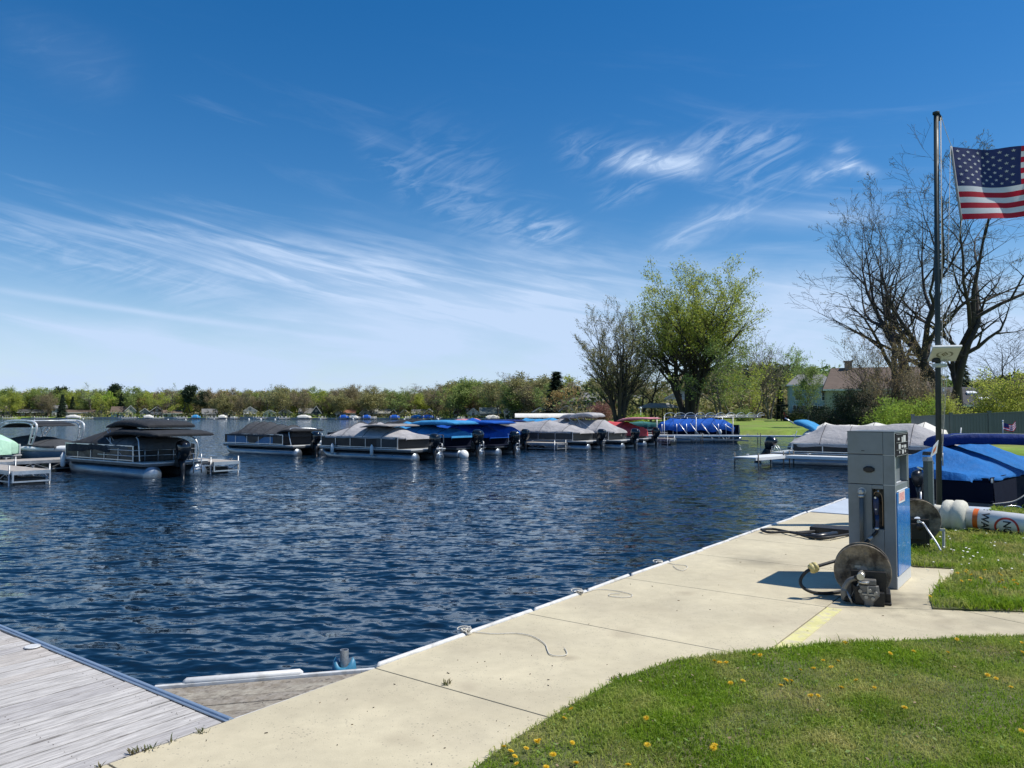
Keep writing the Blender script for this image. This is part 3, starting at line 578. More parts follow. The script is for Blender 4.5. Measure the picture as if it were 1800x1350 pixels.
# oval knob
mb = MB(); kx, kz = .205, 1.186
mb.loft([[Vector((kx + math.cos(6.283 * j / 8 + .39) * r_ * 1.45, -y_, kz + math.sin(6.283 * j / 8 + .39) * r_ * .85)) for j in range(8)] for r_, y_ in ((.040, 0), (.040, .012), (.030, .022))], sm=False)
mb.build('lock_cover', rubber, pump, bevel=.003)
mb = MB(); ab(mb, .135, .165, -.004, .001, 1.372, 1.379); mb.build('key_slot', black_pl, pump)
# niche
mb = MB(); ab(mb, .2285, .3375, .094, .0995, .586, .989); mb.build('nozzle_niche', black_pl, pump)
ni = pump.children[-1]
# riser pipe
mb = MB(); px_ = .135; mb.tube([(px_, -.035, .42), (px_, -.035, .92)], .021, 14); mb.build('riser_pipe', mat('dull grey pipe', (.10, .115, .125), .5, .2), pump, bevel=0)
mb = MB(); mb.sphere((px_, -.036, .955), .032); mb.disc((px_, -.062, .965), (0, 1, 0), .016, .02, 12); mb.disc((px_, -.035, .915), (0, 0, 1), .029, .025, 14); mb.disc((px_, -.004, .96), (0, 1, 0), .042, .008, 16); mb.build('swivel_joint', galv, pump)
# nozzle hanging in the niche
nz_ = empty('fuel_nozzle', pump.location, AN); tag(nz_, 'dark blue fuel nozzle hanging in the black niche of the pump', 'fuel nozzle')
mb = MB(); mb.tube([(.268, -.02, .915), (.27, -.02, .90), (.27, -.022, .85), (.271, -.022, .80), (.272, -.02, .76), (.274, -.02, .73)], [.012, .026, .030, .026, .019, .022], 12)
mb.tube([(.275, -.02, .73), (.277, -.018, .66), (.276, -.02, .60), (.272, -.02, .565)], [.022, .019, .020, .013], 10); mb.build('grip', mat('navy blue plastic', (.012, .022, .075), .35), nz_)
mb = MB(); mb.tube(spl([(.262, .0, .93), (.255, -.03, .945), (.275, -.03, .965), (.31, -.02, .95), (.325, -.01, .90), (.327, -.005, .75), (.325, 0, .62)]), .0045, 6); mb.build('lever', mat('rusty brass', (.30, .20, .12), .5, .6), nz_)
mb = MB(); mb.tube([(.284, .03, .98), (.284, .01, .955)], [.009, .012], 8); mb.disc((.268, -.045, .905), (0, 1, 0), .010, .006, 10); mb.disc((.272, -.043, .79), (0, 1, 0), .009, .006, 10); mb.disc((.275, -.03, .595), (0, 0, 1), .022, .02, 10); mb.build('fitting', alu, nz_)
mb = MB(); mb.tube([(.272, -.02, .565), (.262, -.03, .545)], [.015, .018], 10); mb.tube(spl([(.262, -.03, .548), (.235, -.05, .515), (.19, -.09, .46), (.15, -.13, .42), (.12, -.20, .36)]), .017, 10); mb.build('hose', rubber, nz_)
mb = MB(); mb.tube([(.232, -.052, .512), (.205, -.078, .48)], .0195, 10); mb.build('sleeve', galv, nz_)
# ---------------- hose reels
def reel(name, c, axd, lab, r_=.25, gap=.13, hub=True):
    """c: centre of the near disc; axd: unit axis pointing away from the viewer"""
    rusty = mat('rusty reel steel', (.30, .245, .175), .65, .2, .3, 7, col2=(.055, .04, .028), f2=(.42, .62), s2=6, bump=.4, bs=30)
    e = empty(name, (c[0], c[1], 0), math.atan2(axd[1], axd[0]) - R(90)); tag(e, lab, 'hose reel')      # local y = axis
    z = c[2]
    for yy_ in (0, gap):
        mb = MB(); rings = []
        for rr_, oy in ((.05, -.004), (r_ * .45, -.004), (r_ * .55, -.010), (r_ * .93, -.010), (r_ * .97, -.018), (r_, -.014), (r_, .006), (r_ * .96, .002), (.05, .002)):
            rings.append([Vector((math.cos(6.2832 * j / 48) * rr_, yy_ + (oy if yy_ == 0 else -oy), z + math.sin(6.2832 * j / 48) * rr_)) for j in range(48)])
        mb.loft(rings, caps=False)
        for j in range(6):
            a = j * 1.047 + .35; mb.disc((math.cos(a) * r_ * .68, yy_ - .012, z + math.sin(a) * r_ * .68), (0, 1, 0), .012, .008, 8)
        mb.build('disc', rusty, e)
    mb = MB()
    for k in range(3): 
        for q_ in range(2): mb.tube([(math.cos(a) * (r_ * .55 + .03 * q_), .025 + k * .036, z + math.sin(a) * (r_ * .55 + .03 * q_)) for a in np.linspace(0, 6.283, 33)], .018, 6)
    mb.build('wound_hose', rubber, e)
    return e, z
rc = A(1516, 1004, 7.30); ax = Vector((.42, .907, 0))
re_, rz_ = reel('hose_reel', (rc.x, rc.y, rc.z), ax, 'rusty hose reel with black drive gear in front of the pump')
blk = mat('greasy black iron', (.014, .013, .012), .5, .2, .3, 12); cast = mat('grey cast housing', (.16, .155, .145), .5, .4, .25, 9)
mb = MB(); ab(mb, -.10, .20, -.10, -.03, 0, rz_ + .02); ab(mb, -.14, .24, -.13, .16, 0.001, .022); ab(mb, .195, .235, -.10, .16, .02, .10); mb.build('stand', blk, re_, bevel=.006)
mb = MB(); mb.tube([(.01, -.20, z_) for z_ in (rz_ - .07, rz_ - .05)], .05, 10); mb.tube([(-.005, -.06, rz_ - .01), (-.015, -.24, rz_ - .01)], .032, 16); mb.build('shaft_end', mat('worn bright steel', (.55, .53, .48), .35, .8, .15, 9), re_)
mb = MB(); mb.box((.04, -.15, rz_ - .065), (.15, .10, .045)); mb.loft([[Vector((x_ * s_ + .05, -.15 - d_, rz_ - .09 - h_)) for x_, h_ in ((-.085, 0), (.085, 0), (.095, .09), (.045, .15), (.035, .21), (-.035, .21), (-.045, .15), (-.095, .09))] for s_, d_ in ((1, 0), (1, .05), (.72, .065))], sm=False)
mb.build('gear_housing', cast, re_, bevel=.006)
mb = MB()
for x_, z_ in ((-.02, -.14), (.06, -.13), (.11, -.15), (.03, -.19), (.085, -.2)): mb.disc((x_, -.222, rz_ + z_), (0, 1, 0), .016, .03, 10)
mb.box((.05, -.225, rz_ - .165), (.11, .02, .012)); mb.box((.045, -.225, rz_ - .13), (.012, .02, .07)); mb.build('bolts', mat('dull zinc', (.3, .3, .29), .4, .7, .2, 20), re_)
mb = MB(); mb.tube(spl([(.0, -.19, rz_ - .015), (-.05, -.20, rz_ - .03), (-.11, -.20, rz_ - .06), (-.15, -.20, rz_ - .13), (-.155, -.20, rz_ - .20), (-.15, -.2, .04)]), [.016] * 6 + [.024] * 20 + [.03] * 15, 10); mb.build('elbow_pipe', cast, re_)
mb = MB(); mb.sphere((-.05, -.215, rz_ - .02), .022); mb.sphere((-.14, -.2, .05), .035); mb.disc((-.11, -.23, .05), (0, 1, .3), .022, .03, 10); mb.box((-.03, -.16, .09), (.09, .1, .16), .2); mb.box((.12, -.16, .06), (.12, .08, .12)); mb.disc((-.02, -.19, .10), (0, 1, 0), .05, .03, 14); mb.build('drive_motor', blk, re_, bevel=.004)
mb = MB(); mb.tube([(-.13, -.235, .12), (-.09, -.26, .02)], .009, 8); mb.box((-.04, -.05, rz_ + .05), (.05, .012, .02), .1); mb.tube([(-.12, -.1, .0), (-.02, -.22, rz_ - .05)], .007, 6); mb.build('links', mat('dull zinc', (.3, .3, .29)), re_)
# delivery hose with its ball stop
Yh = 7.36; hp = [A(*p, Yh + d_) for p, d_ in (((1492, 976), .1), ((1475, 984), .06), ((1455, 990), .02), ((1430, 998), 0), ((1415, 1007), 0), ((1407, 1020), 0), ((1411, 1032), -.02), ((1428, 1041), -.03))] + [G(1450, 1043, .02), G(1475, 1040, .02), G(1495, 1034, .02)]
e = empty('fuel_hose', G(1430, 1030)); tag(e, 'black fuel hose looping left of the reel with a yellow ball stop', 'hose'); L0 = Vector(e.location)
MB().tube(spl([p - L0 for p in hp]), .0155, 10).build('hose', rubber, e)
bc = hp[3] - L0; mb = MB(); dd = (hp[4] - hp[2]).normalized(); mb.tube([bc - dd * .045, bc - dd * .038, bc - dd * .01, bc - dd * .006, bc + dd * .006, bc + dd * .01, bc + dd * .038, bc + dd * .045], [.022, .040, .052, .044, .044, .052, .040, .022], 14); mb.build('ball_stop', mat('grimy yellow', (.48, .40, .16), .5, var=.25, vs=25), e)
# second reel behind the pump, and its hose lying on the slabs
rc2 = A(1613, 915, 10.1); re2, rz2 = reel('hose_reel', (rc2.x, rc2.y, rc2.z), Vector((.35, .93, 0)), 'dark hose reel standing in the grass behind the pump', .275)
mb = MB(); ab(mb, -.12, .12, -.12, -.03, 0, rz2 + .03); ab(mb, -.16, .16, -.15, .16, 0, .02); mb.box((-.02, -.16, rz2 - .12), (.16, .1, .2)); mb.sphere((.0, -.2, rz2 - .05), .05); mb.build('stand', blk, re2, bevel=.006)
mb = MB(); mb.tube(spl([(-.02, -.21, rz2 + .0), (.03, -.23, rz2), (.08, -.26, rz2 - .08), (.16, -.36, rz2 - .22), (.20, -.42, .05)]), .011, 8); mb.disc((-.01, -.2, rz2 + .01), (0, 1, 0), .025, .03, 12); mb.build('crank', alu, re2)
mb = MB(); mb.bar((.29, -.02, .02), (.295, -.01, .26), .03, .02); mb.box((.28, -.01, .255), (.06, .03, .03)); mb.build('bracket', mat('chalky white metal', (.55, .54, .5), .6), re2)
e = empty('fuel_hose', G(1440, 940)); tag(e, 'black hose with a long nozzle lying on the slabs behind the pump', 'hose'); L0 = Vector(e.location)
mb = MB(); 
for pts in (((1338, 931), (1352, 936), (1385, 935), (1420, 938), (1450, 939), (1490, 930), (1560, 925), (1600, 928)), ((1338, 931), (1360, 930), (1400, 938), (1430, 945), (1460, 944), (1500, 938), (1545, 932)), ((1400, 936), (1440, 933), (1480, 931), (1530, 935))):
    mb.tube(spl([G(px, py, .03 if k % 2 else .045) - L0 for k, (px, py) in enumerate(pts)]), .018, 8)
mb.build('hose', rubber, e)
mb = MB(); mb.tube([G(1408, 941, .03) - L0, G(1422, 943, .04) - L0, G(1440, 943, .05) - L0, G(1470, 938, .06) - L0], [.014, .03, .045, .035], 10); mb.build('nozzle', black_pl, e)
mb = MB(); mb.disc(G(1430, 942, .045) - L0, (1, -.2, 0), .034, .05, 12); mb.build('collar', galv, e)
mb = MB(); mb.box(G(1475, 932, .05) - L0, (.75, .34, .08), AN); mb.build('tray', rubber, e, bevel=.01)

# ---------------- flag pole
PY = 12.0; pb = A(1650, 880, PY); pt = A(1645.5, 199, PY); pole_m = mat('dark green grey painted pole', (.022, .034, .036), .6, .0, .12, 2)
fp = empty('flagpole', (pb.x, PY, 0)); tag(fp, 'tall dark flagpole behind the white buoy, carrying the big flag', 'flagpole')
top = pt - Vector(fp.location); ldir = top.normalized()
MB().tube([(0, 0, 0), top * .5, top], [.042, .040, .036], 16).build('pole', pole_m, fp)
mb = MB(); mb.tube([top + Vector((.0, 0, -.02)), top + Vector((0, 0, .02))], .052, 16); mb.build('cap', pole_m, fp, bevel=.006)
mb = MB(); mb.add([top + Vector(v) for v in ((.035, -.015, .01), (.085, -.015, -.06), (.085, -.015, -.11), (.035, -.015, -.13), (.035, .015, .01), (.085, .015, -.06), (.085, .015, -.11), (.035, .015, -.13))], [(0, 1, 2, 3), (7, 6, 5, 4), (0, 4, 5, 1), (1, 5, 6, 2), (2, 6, 7, 3)]); mb.build('pulley', black_pl, fp)
FT = A(1673, 258, PY - .05) - Vector(fp.location); FB = A(1691, 386, PY - .05) - Vector(fp.location)
cle = Vector((.05, -.03, 1.05))
mb = MB(); mb.tube(spl([top + Vector((.07, -.02, -.06)), top.lerp(FT, .5) + Vector((.04, 0, -.05)), FT], 6), .0045, 5); mb.tube(spl([FB, FB.lerp(cle, .3) + Vector((-.07, 0, 0)), FB.lerp(cle, .7) + Vector((-.03, 0, 0)), cle], 6), .0045, 5)
mb.tube([top + Vector((.065, -.02, -.08)), top * .5 + Vector((.062, -.02, 0)), cle], .004, 5); mb.tube([top + Vector((.05, -.03, -.08)), top * .5 + Vector((.047, -.04, 0)), cle + Vector((0, 0, .02))], .004, 5)
mb.tube([FT + Vector((-.02, 0, .01)), FB.lerp(cle, .35) + Vector((-.12, 0, 0)), cle], .004, 5); mb.build('halyard', rope_m, fp)
mb = MB(); mb.tube([(.06, -.03, .95), (.06, -.03, 1.15)], .01, 8); mb.box((.045, -.02, 1.05), (.03, .03, .05)); mb.build('cleat', galv, fp)
mb = MB(); mb.disc((0, 0, A(1648, 633, PY).z), (0, 0, 1), .055, .07, 16); mb.build('collar', dark_metal, fp); mb = MB(); mb.tube(spl([(.04, -.03, .35), (.12, -.06, .25), (.16, -.05, .12), (.08, -.05, .06), (.02, -.06, .12), (.10, -.07, .28), (.17, -.06, .33)]), .006, 6); mb.tube(spl([(-.04, -.03, .30), (-.13, -.06, .25), (-.15, -.05, .1), (-.05, -.05, .05)]), .005, 6); mb.build('cord', dark_metal, fp)
# flag
reds = mat('flag red cloth', (.50, .012, .035), .8, var=.08, vs=4, trans=.38); whs = mat('flag white cloth', (.72, .72, .74), .8, var=.05, vs=4, trans=.30); blus = mat('flag navy cloth', (.018, .032, .13), .8, var=.1, vs=4, trans=.22)
flag = empty('flag', Vector(fp.location) + FT, 0); tag(flag, 'large American flag flying from the tall dark pole', 'flag')
hv = FB - FT; Hh = hv.length; fl = Vector((1, .10, .012)).normalized() * (Hh * 2.4)
def fpt(s, t, off=0):                # s along the fly, t down the hoist
    p = hv * t + fl * s + Vector((0, 0, -.045 * math.sin(s * 5.5 + t * .6 + .6) * (1) + .028)) * min(1, s * 4)
    p = p + Vector((-.09 * s * t * 3.0 * 0, 0, .10 * t * s * 1.2))
    w = .11 * math.sin(s * 9.5 - t * 2.6 + .4) * min(1, s * 3.5) + .030 * math.sin(s * 31 + t * 5) * min(1, s * 4 + .2) * .4 + .05 * math.sin(t * 4 + s * 3) * s
    return p + Vector((.03 * math.sin(s * 9.5 - t * 2.6 + 1.9) * min(1, s * 3.5), w + off, 0))
nu, nv = 76, 39; mb = MB(); vs = [fpt(i / nu, j / nv) for i in range(nu + 1) for j in range(nv + 1)]; o = len(mb.v); mb.v += [tuple(v) for v in vs]
for i in range(nu):
    for j in range(nv):
        m_ = 2 if (i / nu < .40 and j < 21) else (0 if (j // 3) % 2 == 0 else 1); a = i * (nv + 1) + j
        mb.f.append([a, a + 1, a + nv + 2, a + nv + 1]); mb.m.append(m_); mb.s.append(True)
def fnorm(s, t):
    a = (fpt(s + .01, t) - fpt(s - .01, t)); b_ = (fpt(s, t + .01) - fpt(s, t - .01)); return a.cross(b_).normalized()
for rw in range(9):
    for c_ in range(6 if rw % 2 == 0 else 5):
        s0_ = .40 * ((c_ * 2 + (1 if rw % 2 == 0 else 2)) / 12); t0_ = (7 / 13) * (rw + 1) / 10; r_ = .026
        for sd in (1, -1):
            P_ = []
            for q_ in range(10):
                a = q_ * math.pi / 5; rr_ = r_ if q_ % 2 == 0 else r_ * .42
                P_.append(fpt(s0_ + math.sin(a) * rr_ / 1.87, t0_ - math.cos(a) * rr_ / Hh) + fnorm(s0_, t0_) * .004 * sd)
            mb.add(P_ if sd < 0 else P_[::-1], [tuple(range(10))], 1)
mb.build('cloth', [reds, whs, blus], flag)
mb = MB(); mb.loft([[fpt(-.001, t_) + Vector((dx, dy, 0)) for dx, dy in ((-.03, 0), (0, -.004), (.012, 0), (0, .004))] for t_ in np.linspace(-.01, 1.01, 14)]); mb.build('heading', mat('canvas heading', (.30, .31, .34), .8), flag)
# lamp box on the pole
lp = A(1660, 622, PY - .12); lb = empty('solar_light', lp, 0); tag(lb, 'tilted white solar light box with a wreath emblem on the flagpole', 'light')
Mx = Matrix.Rotation(R(-38), 3, 'X') @ Matrix.Rotation(0, 3, 'Z'); wL, dL, hL = .40, .36, .035
Mx = Matrix.Rotation(R(52), 3, 'X')      # underside turned towards the walkway
sh = Matrix(((1, 0.28, 0), (0, 1, 0), (0, 0, 1)))
Rz = Matrix.Rotation(R(-14), 3, 'Z'); MT = Rz @ Matrix.Rotation(R(-32), 3, 'X')
mb = MB(); mb.box((0, .0, 0), (wL, dL, hL), mat=MT); mb.build('housing', mat('cream plastic', (.60, .60, .50), .5, var=.06), lb, bevel=.008)
mb = MB(); mb.box(MT @ Vector((0, -dL / 2 - .004, .012)), (wL + .012, .014, .03), mat=MT); mb.box(MT @ Vector((0, 0, hL / 2 + .004)), (wL - .01, dL - .01, .006), mat=MT); mb.build('top_frame', white_paint, lb, bevel=.003)
mb = MB(); bot = -hL / 2 - .0025
def em(x, y, z=0): return MT @ Vector((x, .01 - y, bot + z))
for sgn in (-1, 1):
    for k in range(9):
        a = R(-60 + k * 15); cx_, cy_ = sgn * .105 * math.cos(a), .02 + .075 * math.sin(a); tx, ty = -sgn * math.sin(a), math.cos(a)
        for off in (-.008, .008): mb.add([em(cx_ + off * 1.2 - tx * .012, cy_ - ty * .012), em(cx_ + off * 1.8, cy_ + off), em(cx_ + off * 1.2 + tx * .012, cy_ + ty * .012), em(cx_ - off * .3, cy_)], [(0, 1, 2, 3)])
mb.add([em(x, y) for x, y in ((0, .085), (.05, .025), (.0, -.03), (-.05, .025))], [(0, 1, 2, 3)]); mb.add([em(x, y, -.001) for x, y in ((0, .065), (.03, .025), (.0, -.01), (-.03, .025))], [(0, 1, 2, 3)], 1); mb.add([em(x, y, -.002) for x, y in ((.012, .05), (.015, .03), (-.01, .01), (-.02, .03))], [(0, 1, 2, 3)])
for k in range(12): mb.add([em(-.12 + k * .02 + dx, y) for dx, y in ((0, -.135), (.015, -.135), (.015, -.12), (0, -.12))], [(0, 1, 2, 3)])
mb.build('emblem', [mat('olive brown print', (.13, .12, .06), .6), mat('cream plastic', (.6, .6, .5))], lb)
mb = MB(); mb.box((-.02, .12, -.175), (.16, .10, .06)); mb.tube([(-.09, .08, -.175), (.07, .08, -.175)], .025, 10); mb.bar((0, .12, -.10), (0, .02, 0), .04); mb.build('lamp_bracket', mat('cream plastic', (.6, .6, .5)), lb)
# capped post with a small sign
q_ = A(1632, 885, 11.0); ps = empty('capped_post', (q_.x, 11, 0), .25); tag(ps, 'square grey green post with black cap beside the flagpole', 'post')
pzt = A(1632, 797, 11).z
MB().box((0, 0, pzt / 2 - .03), (.085, .085, pzt - .06)).build('shaft', mat('grey green post', (.07, .095, .09), .5, .2, .1, 3), ps, bevel=.006)
MB().box((0, 0, pzt - .08), (.092, .092, .06)).build('collar', galv, ps, bevel=.003); MB().box((0, 0, pzt), (.1, .1, .05), taper=.85).build('cap', black_pl, ps, bevel=.006)
MB().bar((.055, -.03, 0), (.055, -.03, pzt - .1), .02).build('conduit', galv, ps)
sg = A(1641, 790, 10.9); sgn_ = empty('small_sign', sg, 0); tag(sgn_, 'small tilted white and orange plate between the post and the flagpole', 'sign')
mb = MB(); Ms = Matrix.Rotation(R(20), 3, 'Z'); mb.add([Ms @ Vector(v) for v in ((-.06, 0, -.11), (.06, 0, -.05), (.10, 0, .13), (.0, 0, .04), (-.06, .01, -.11), (.06, .01, -.05), (.10, .01, .13), (.0, .01, .04))], [(0, 1, 2, 3), (7, 6, 5, 4), (0, 4, 5, 1), (1, 5, 6, 2), (2, 6, 7, 3), (3, 7, 4, 0)]); mb.build('plate', white_paint, sgn_)
mb = MB(); mb.add([Ms @ Vector(v) for v in ((-.02, -.004, -.06), (.03, -.004, -.02), (.055, -.004, .06), (.0, -.004, -.0))], [(0, 1, 2, 3)]); mb.build('mark', mat('orange paint', (.65, .16, .03), .5), sgn_)
# ---------------- channel buoy lying in the grass
b0 = Vector((6.50, 11.62, .24)); b1 = Vector((7.95, 10.25, .15)); bd = (b1 - b0); bl = bd.length; bx = bd.normalized()
by_ = Vector((0, 0, 1)).cross(bx).normalized(); bz = bx.cross(by_)
buoy = bpy.data.objects.new('marker_buoy', None); COL.objects.link(buoy); MR = Matrix((bx, by_, bz)).transposed().to_4x4(); MR.translation = b0; buoy.matrix_world = MR
tag(buoy, 'white slow no wake buoy with orange bands lying on the grass', 'buoy')
bw = mat('scuffed white buoy plastic', (.72, .72, .70), .4, var=.06, vs=4, col2=(.52, .50, .44), f2=(.6, .75), s2=5, coat=.2); br = .145
def ring(x, r_, n=32): return [Vector((x, math.cos(6.2832 * j / n) * r_, math.sin(6.2832 * j / n) * r_)) for j in range(n)]
MB().loft([ring(x, r_) for x, r_ in ((.10, br), (bl, br), (bl + .12, br * .8), (bl + .18, .03))]).build('tube', bw, buoy)
foam = mat('cream foam', (.60, .58, .49), .75, var=.08, vs=6, bump=.3, bs=25)
mb = MB(); mb.loft([ring(x, r_, 22) for x, r_ in ((-.02, .15), (-.01, .20), (.02, .225), (.10, .23), (.13, .215), (.15, .24), (.24, .245), (.28, .225), (.31, .16))]); mb.build('float_collar', foam, buoy)
mb = MB()
for y_, z_ in ((-.09, -.02), (.07, .05), (.0, -.12)): mb.tube([(-.20, y_, z_), (-.18, y_, z_), (.0, y_, z_)], [.065, .078, .078], 14)
mb.build('ballast_cylinders', foam, buoy)
org = mat('orange vinyl', (.62, .13, .02), .4, var=.1, vs=5); redr = mat('faded red vinyl', (.45, .035, .025), .4, var=.1, vs=5)
for x_ in (.40, 1.22): MB().loft([ring(x_, br + .0015), ring(x_ + .065, br + .0015)], caps=False).build('band', org if x_ < 1 else redr, buoy)
def wrap(me_or_mb, x0, ang):                # flat (a, b) shape: a runs round the tube, b along it
    pass
def textmesh(txt, size):
    cu = bpy.data.curves.new('lettering', 'FONT'); cu.body = txt; cu.size = size; cu.align_x = 'CENTER'; cu.align_y = 'CENTER'; cu.offset = size * .022; cu.resolution_u = 3
    to = bpy.data.objects.new('lettering', cu); COL.objects.link(to); dg = bpy.context.evaluated_depsgraph_get(); me = bpy.data.meshes.new_from_object(to.evaluated_get(dg)); bpy.data.objects.remove(to)
    bm = bmesh.new(); bm.from_mesh(me); bmesh.ops.triangulate(bm, faces=bm.faces)
    for _ in range(3):
        ed = [e for e in bm.edges if e.calc_length() > .02]
        if ed: bmesh.ops.subdivide_edges(bm, edges=ed, cuts=1, use_grid_fill=False); bmesh.ops.triangulate(bm, faces=bm.faces)
    bm.to_mesh(me); bm.free(); return me
TOPA = math.atan2(.5, -.85) ; VIEW = math.atan2((Vector((0, 0, 1.75)) - b0).dot(bz), (Vector((0, 0, 1.75)) - b0).dot(by_))
def onbuoy(name, me, x0, ang, mt):
    me = me.copy()
    for v in me.vertices:
        a_, b_ = v.co.x, v.co.y; th_ = ang + SGN * a_ / br; v.co = Vector((x0 + b_, math.cos(th_) * (br + .003), math.sin(th_) * (br + .003)))
    me.materials.clear(); me.materials.append(mt); return link(me, name, buoy)
SGN = 1 if math.cos(VIEW) < 0 else -1
ink = mat('black vinyl letters', (.015, .015, .02), .5)
mw, ms, mn, mg = textmesh('WAKE', .135), textmesh('SLOW', .135), textmesh('NO', .135), None
for k in range(2):
    an = VIEW + SGN * .62 + k * math.pi
    onbuoy('lettering', mw, .56, an, ink); onbuoy('lettering', ms, 1.10, an, ink); onbuoy('lettering', mn, .83, an, ink)
    mb = MB(); mb.loft([[Vector((x_ * r_, y_ * r_, 0)) for x_, y_ in [(math.cos(6.2832 * j / 40), math.sin(6.2832 * j / 40)) for j in range(40)]] for r_ in (.155, .128)], caps=False); tmp = mb.build('circle', redr); onbuoy('circle', tmp.data, .83, an, redr); bpy.data.objects.remove(tmp)
# ================================================================== BOATS AND DOCKS
cv = {k: fabric(k + ' boat canvas', c) for k, c in dict(black=(.030, .032, .036), charcoal=(.055, .058, .064), grey=(.36, .35, .355), taupe=(.25, .24, .235), lightblue=(.045, .25, .50), royal=(.008, .085, .40), blue=(.012, .125, .37), navy=(.006, .018, .11),
                                              red=(.50, .07, .08), pink=(.52, .22, .25), mint=(.42, .66, .50), white=(.68, .66, .60), darkgrey=(.11, .115, .12), teal=(.04, .15, .14)).items()}
hullm = {k: mat(k + ' hull side', c, .45, .05, .08, 1.5, coat=.05, spec=.35) for k, c in dict(black=(.012, .014, .018), charcoal=(.05, .055, .06), blue=(.06, .20, .38), silver=(.45, .48, .52), navy=(.006, .009, .02), white=(.70, .71, .72), grey=(.22, .25, .28)).items()}
toonm = mat('brushed pontoon aluminium', (.27, .31, .35), .36, .85, .12, 1.2, stretch=(1, 4, 4))
deckm = mat('pale boat deck trim', (.55, .56, .55), .45, .3, .1, 3)
def lerpl(pts, x):
    for (a, za), (b_, zb) in zip(pts, pts[1:]):
        if x <= b_: return za + (zb - za) * ((x - a) / (b_ - a) if b_ > a else 0), (x - a) / max(b_ - a, 1e-6), b_ - a
    return pts[-1][1], 1, 1
def canvas(parent, x0, x1, hw, edge, ridge, m, skirt=.22, p=1.5, bow=.12, stern=.06, seed=0, sag=.05, name='cover', nu=44, nv=22, wrinkle=.02):
    """draped boat cover: x0 stern end, x1 bow end, ridge = [(x, z)] tent poles with sagging cloth between"""
    def w(s): 
        a = 1.0
        if s > 1 - bow: a = math.sqrt(max(0, 1 - ((s - 1 + bow) / bow) ** 2)) * .5 + .5
        if s < stern: a = min(a, .72 + .28 * math.sqrt(max(0, 1 - ((stern - s) / stern) ** 2)))
        return hw * a
    def fn(a, b):
        x = x0 + (x1 - x0) * a; zr, f, ln = lerpl(ridge, x); zr -= sag * math.sin(math.pi * f) * min(1, ln)
        t = b * 2 - 1; k = 1.12; hm = 0
        if abs(t) > .86: hm = (abs(t) - .86) / .14; t2 = math.copysign(1, t)
        else: t2 = t / .86
        z = edge + (zr - edge) * (1 - abs(t2) ** p); wr = mnoise.noise(Vector((x * 1.3 + seed, t2 * 2.2, seed))) * wrinkle * 2.2 + mnoise.noise(Vector((x * 4 + seed, t2 * 6, 3))) * wrinkle
        dr = skirt * (.8 + .35 * mnoise.noise(Vector((x * 1.1, seed * 2 + math.copysign(3, t), 0))))
        y = t2 * w(a) * (1 + .015 * math.sin(x * 9 + seed) * hm); z += wr * (1 - hm) - hm * dr + (0 if hm else 0)
        y += math.copysign(1, t) * wr * .8 * hm
        return (x, y, z)
    mb = MB(); mb.grid(fn, nu, nv)
    for a in (0, 1):                                # hanging ends
        rw = [Vector(fn(a, j / nv)) for j in range(nv + 1)]; dx = -.10 if a == 0 else .10
        rings = [rw, [v + Vector((dx * .6, 0, -(v.z - edge) * .55 - skirt * .3)) for v in rw], [Vector((v.x + dx, v.y, min(v.z, edge) - skirt * (.0 if abs(v.y) > hw * .9 else 1) * .9)) for v in rw]]
        mb.loft(rings, caps=False, closed=False)
    o = mb.build(name, m, parent)
    if nu > 20 and seed != 203:
        for xr, zr in ridge[1:-1]:                # seams over the support poles
            a = (xr - x0) / (x1 - x0)
            if .03 < a < .97: sb = MB().tube([Vector(fn(a, j / 18)) + Vector((0, 0, .006)) for j in range(1, 18)], .011, 5).build('seam', SEAM, o)
    return o
SEAM = mat('dark seam webbing', (.04, .04, .045), .8)
def boot(parent, pts, hw, th, m, name='folded_canopy', arms=None):
    """folded sun canopy in its sleeve: rounded slab following pts (x, z), half width hw, thickness th"""
    mb = MB(); k = len(pts); rings = []
    P_ = spl([Vector((x, 0, z)) for x, z in pts], 5)
    for i, q_ in enumerate(P_):
        s = i / (len(P_) - 1); e = min(1, .25 + 3.2 * s) * min(1, .3 + 5 * (1 - s)); t_ = th * e * (1 + .07 * math.sin(i * 2.3)); wv = hw * (1 if .02 < s < .98 else .93)
        rings.append([Vector((q_.x, yy_ * wv, q_.z + zz_ * t_)) for yy_, zz_ in ((-1, -.35), (-.97, .2), (-.85, .5), (0, .55), (.85, .5), (.97, .2), (1, -.35), (.9, -.5), (0, -.5), (-.9, -.5))])
    mb.loft(rings); o = mb.build(name, m, parent)
    if arms:
        for sy in (-1, 1):
            MB().tube([(arms[0][0], sy * hw, arms[0][1]), (arms[1][0], sy * hw * 1.02, arms[1][1])], .014, 6).build('canopy_arm', alu, parent)
            MB().tube([(arms[0][0] - .3, sy * hw, arms[0][1]), (arms[1][0] + .9, sy * hw * 1.02, arms[1][1])], .014, 6).build('canopy_arm', alu, parent)
    return o
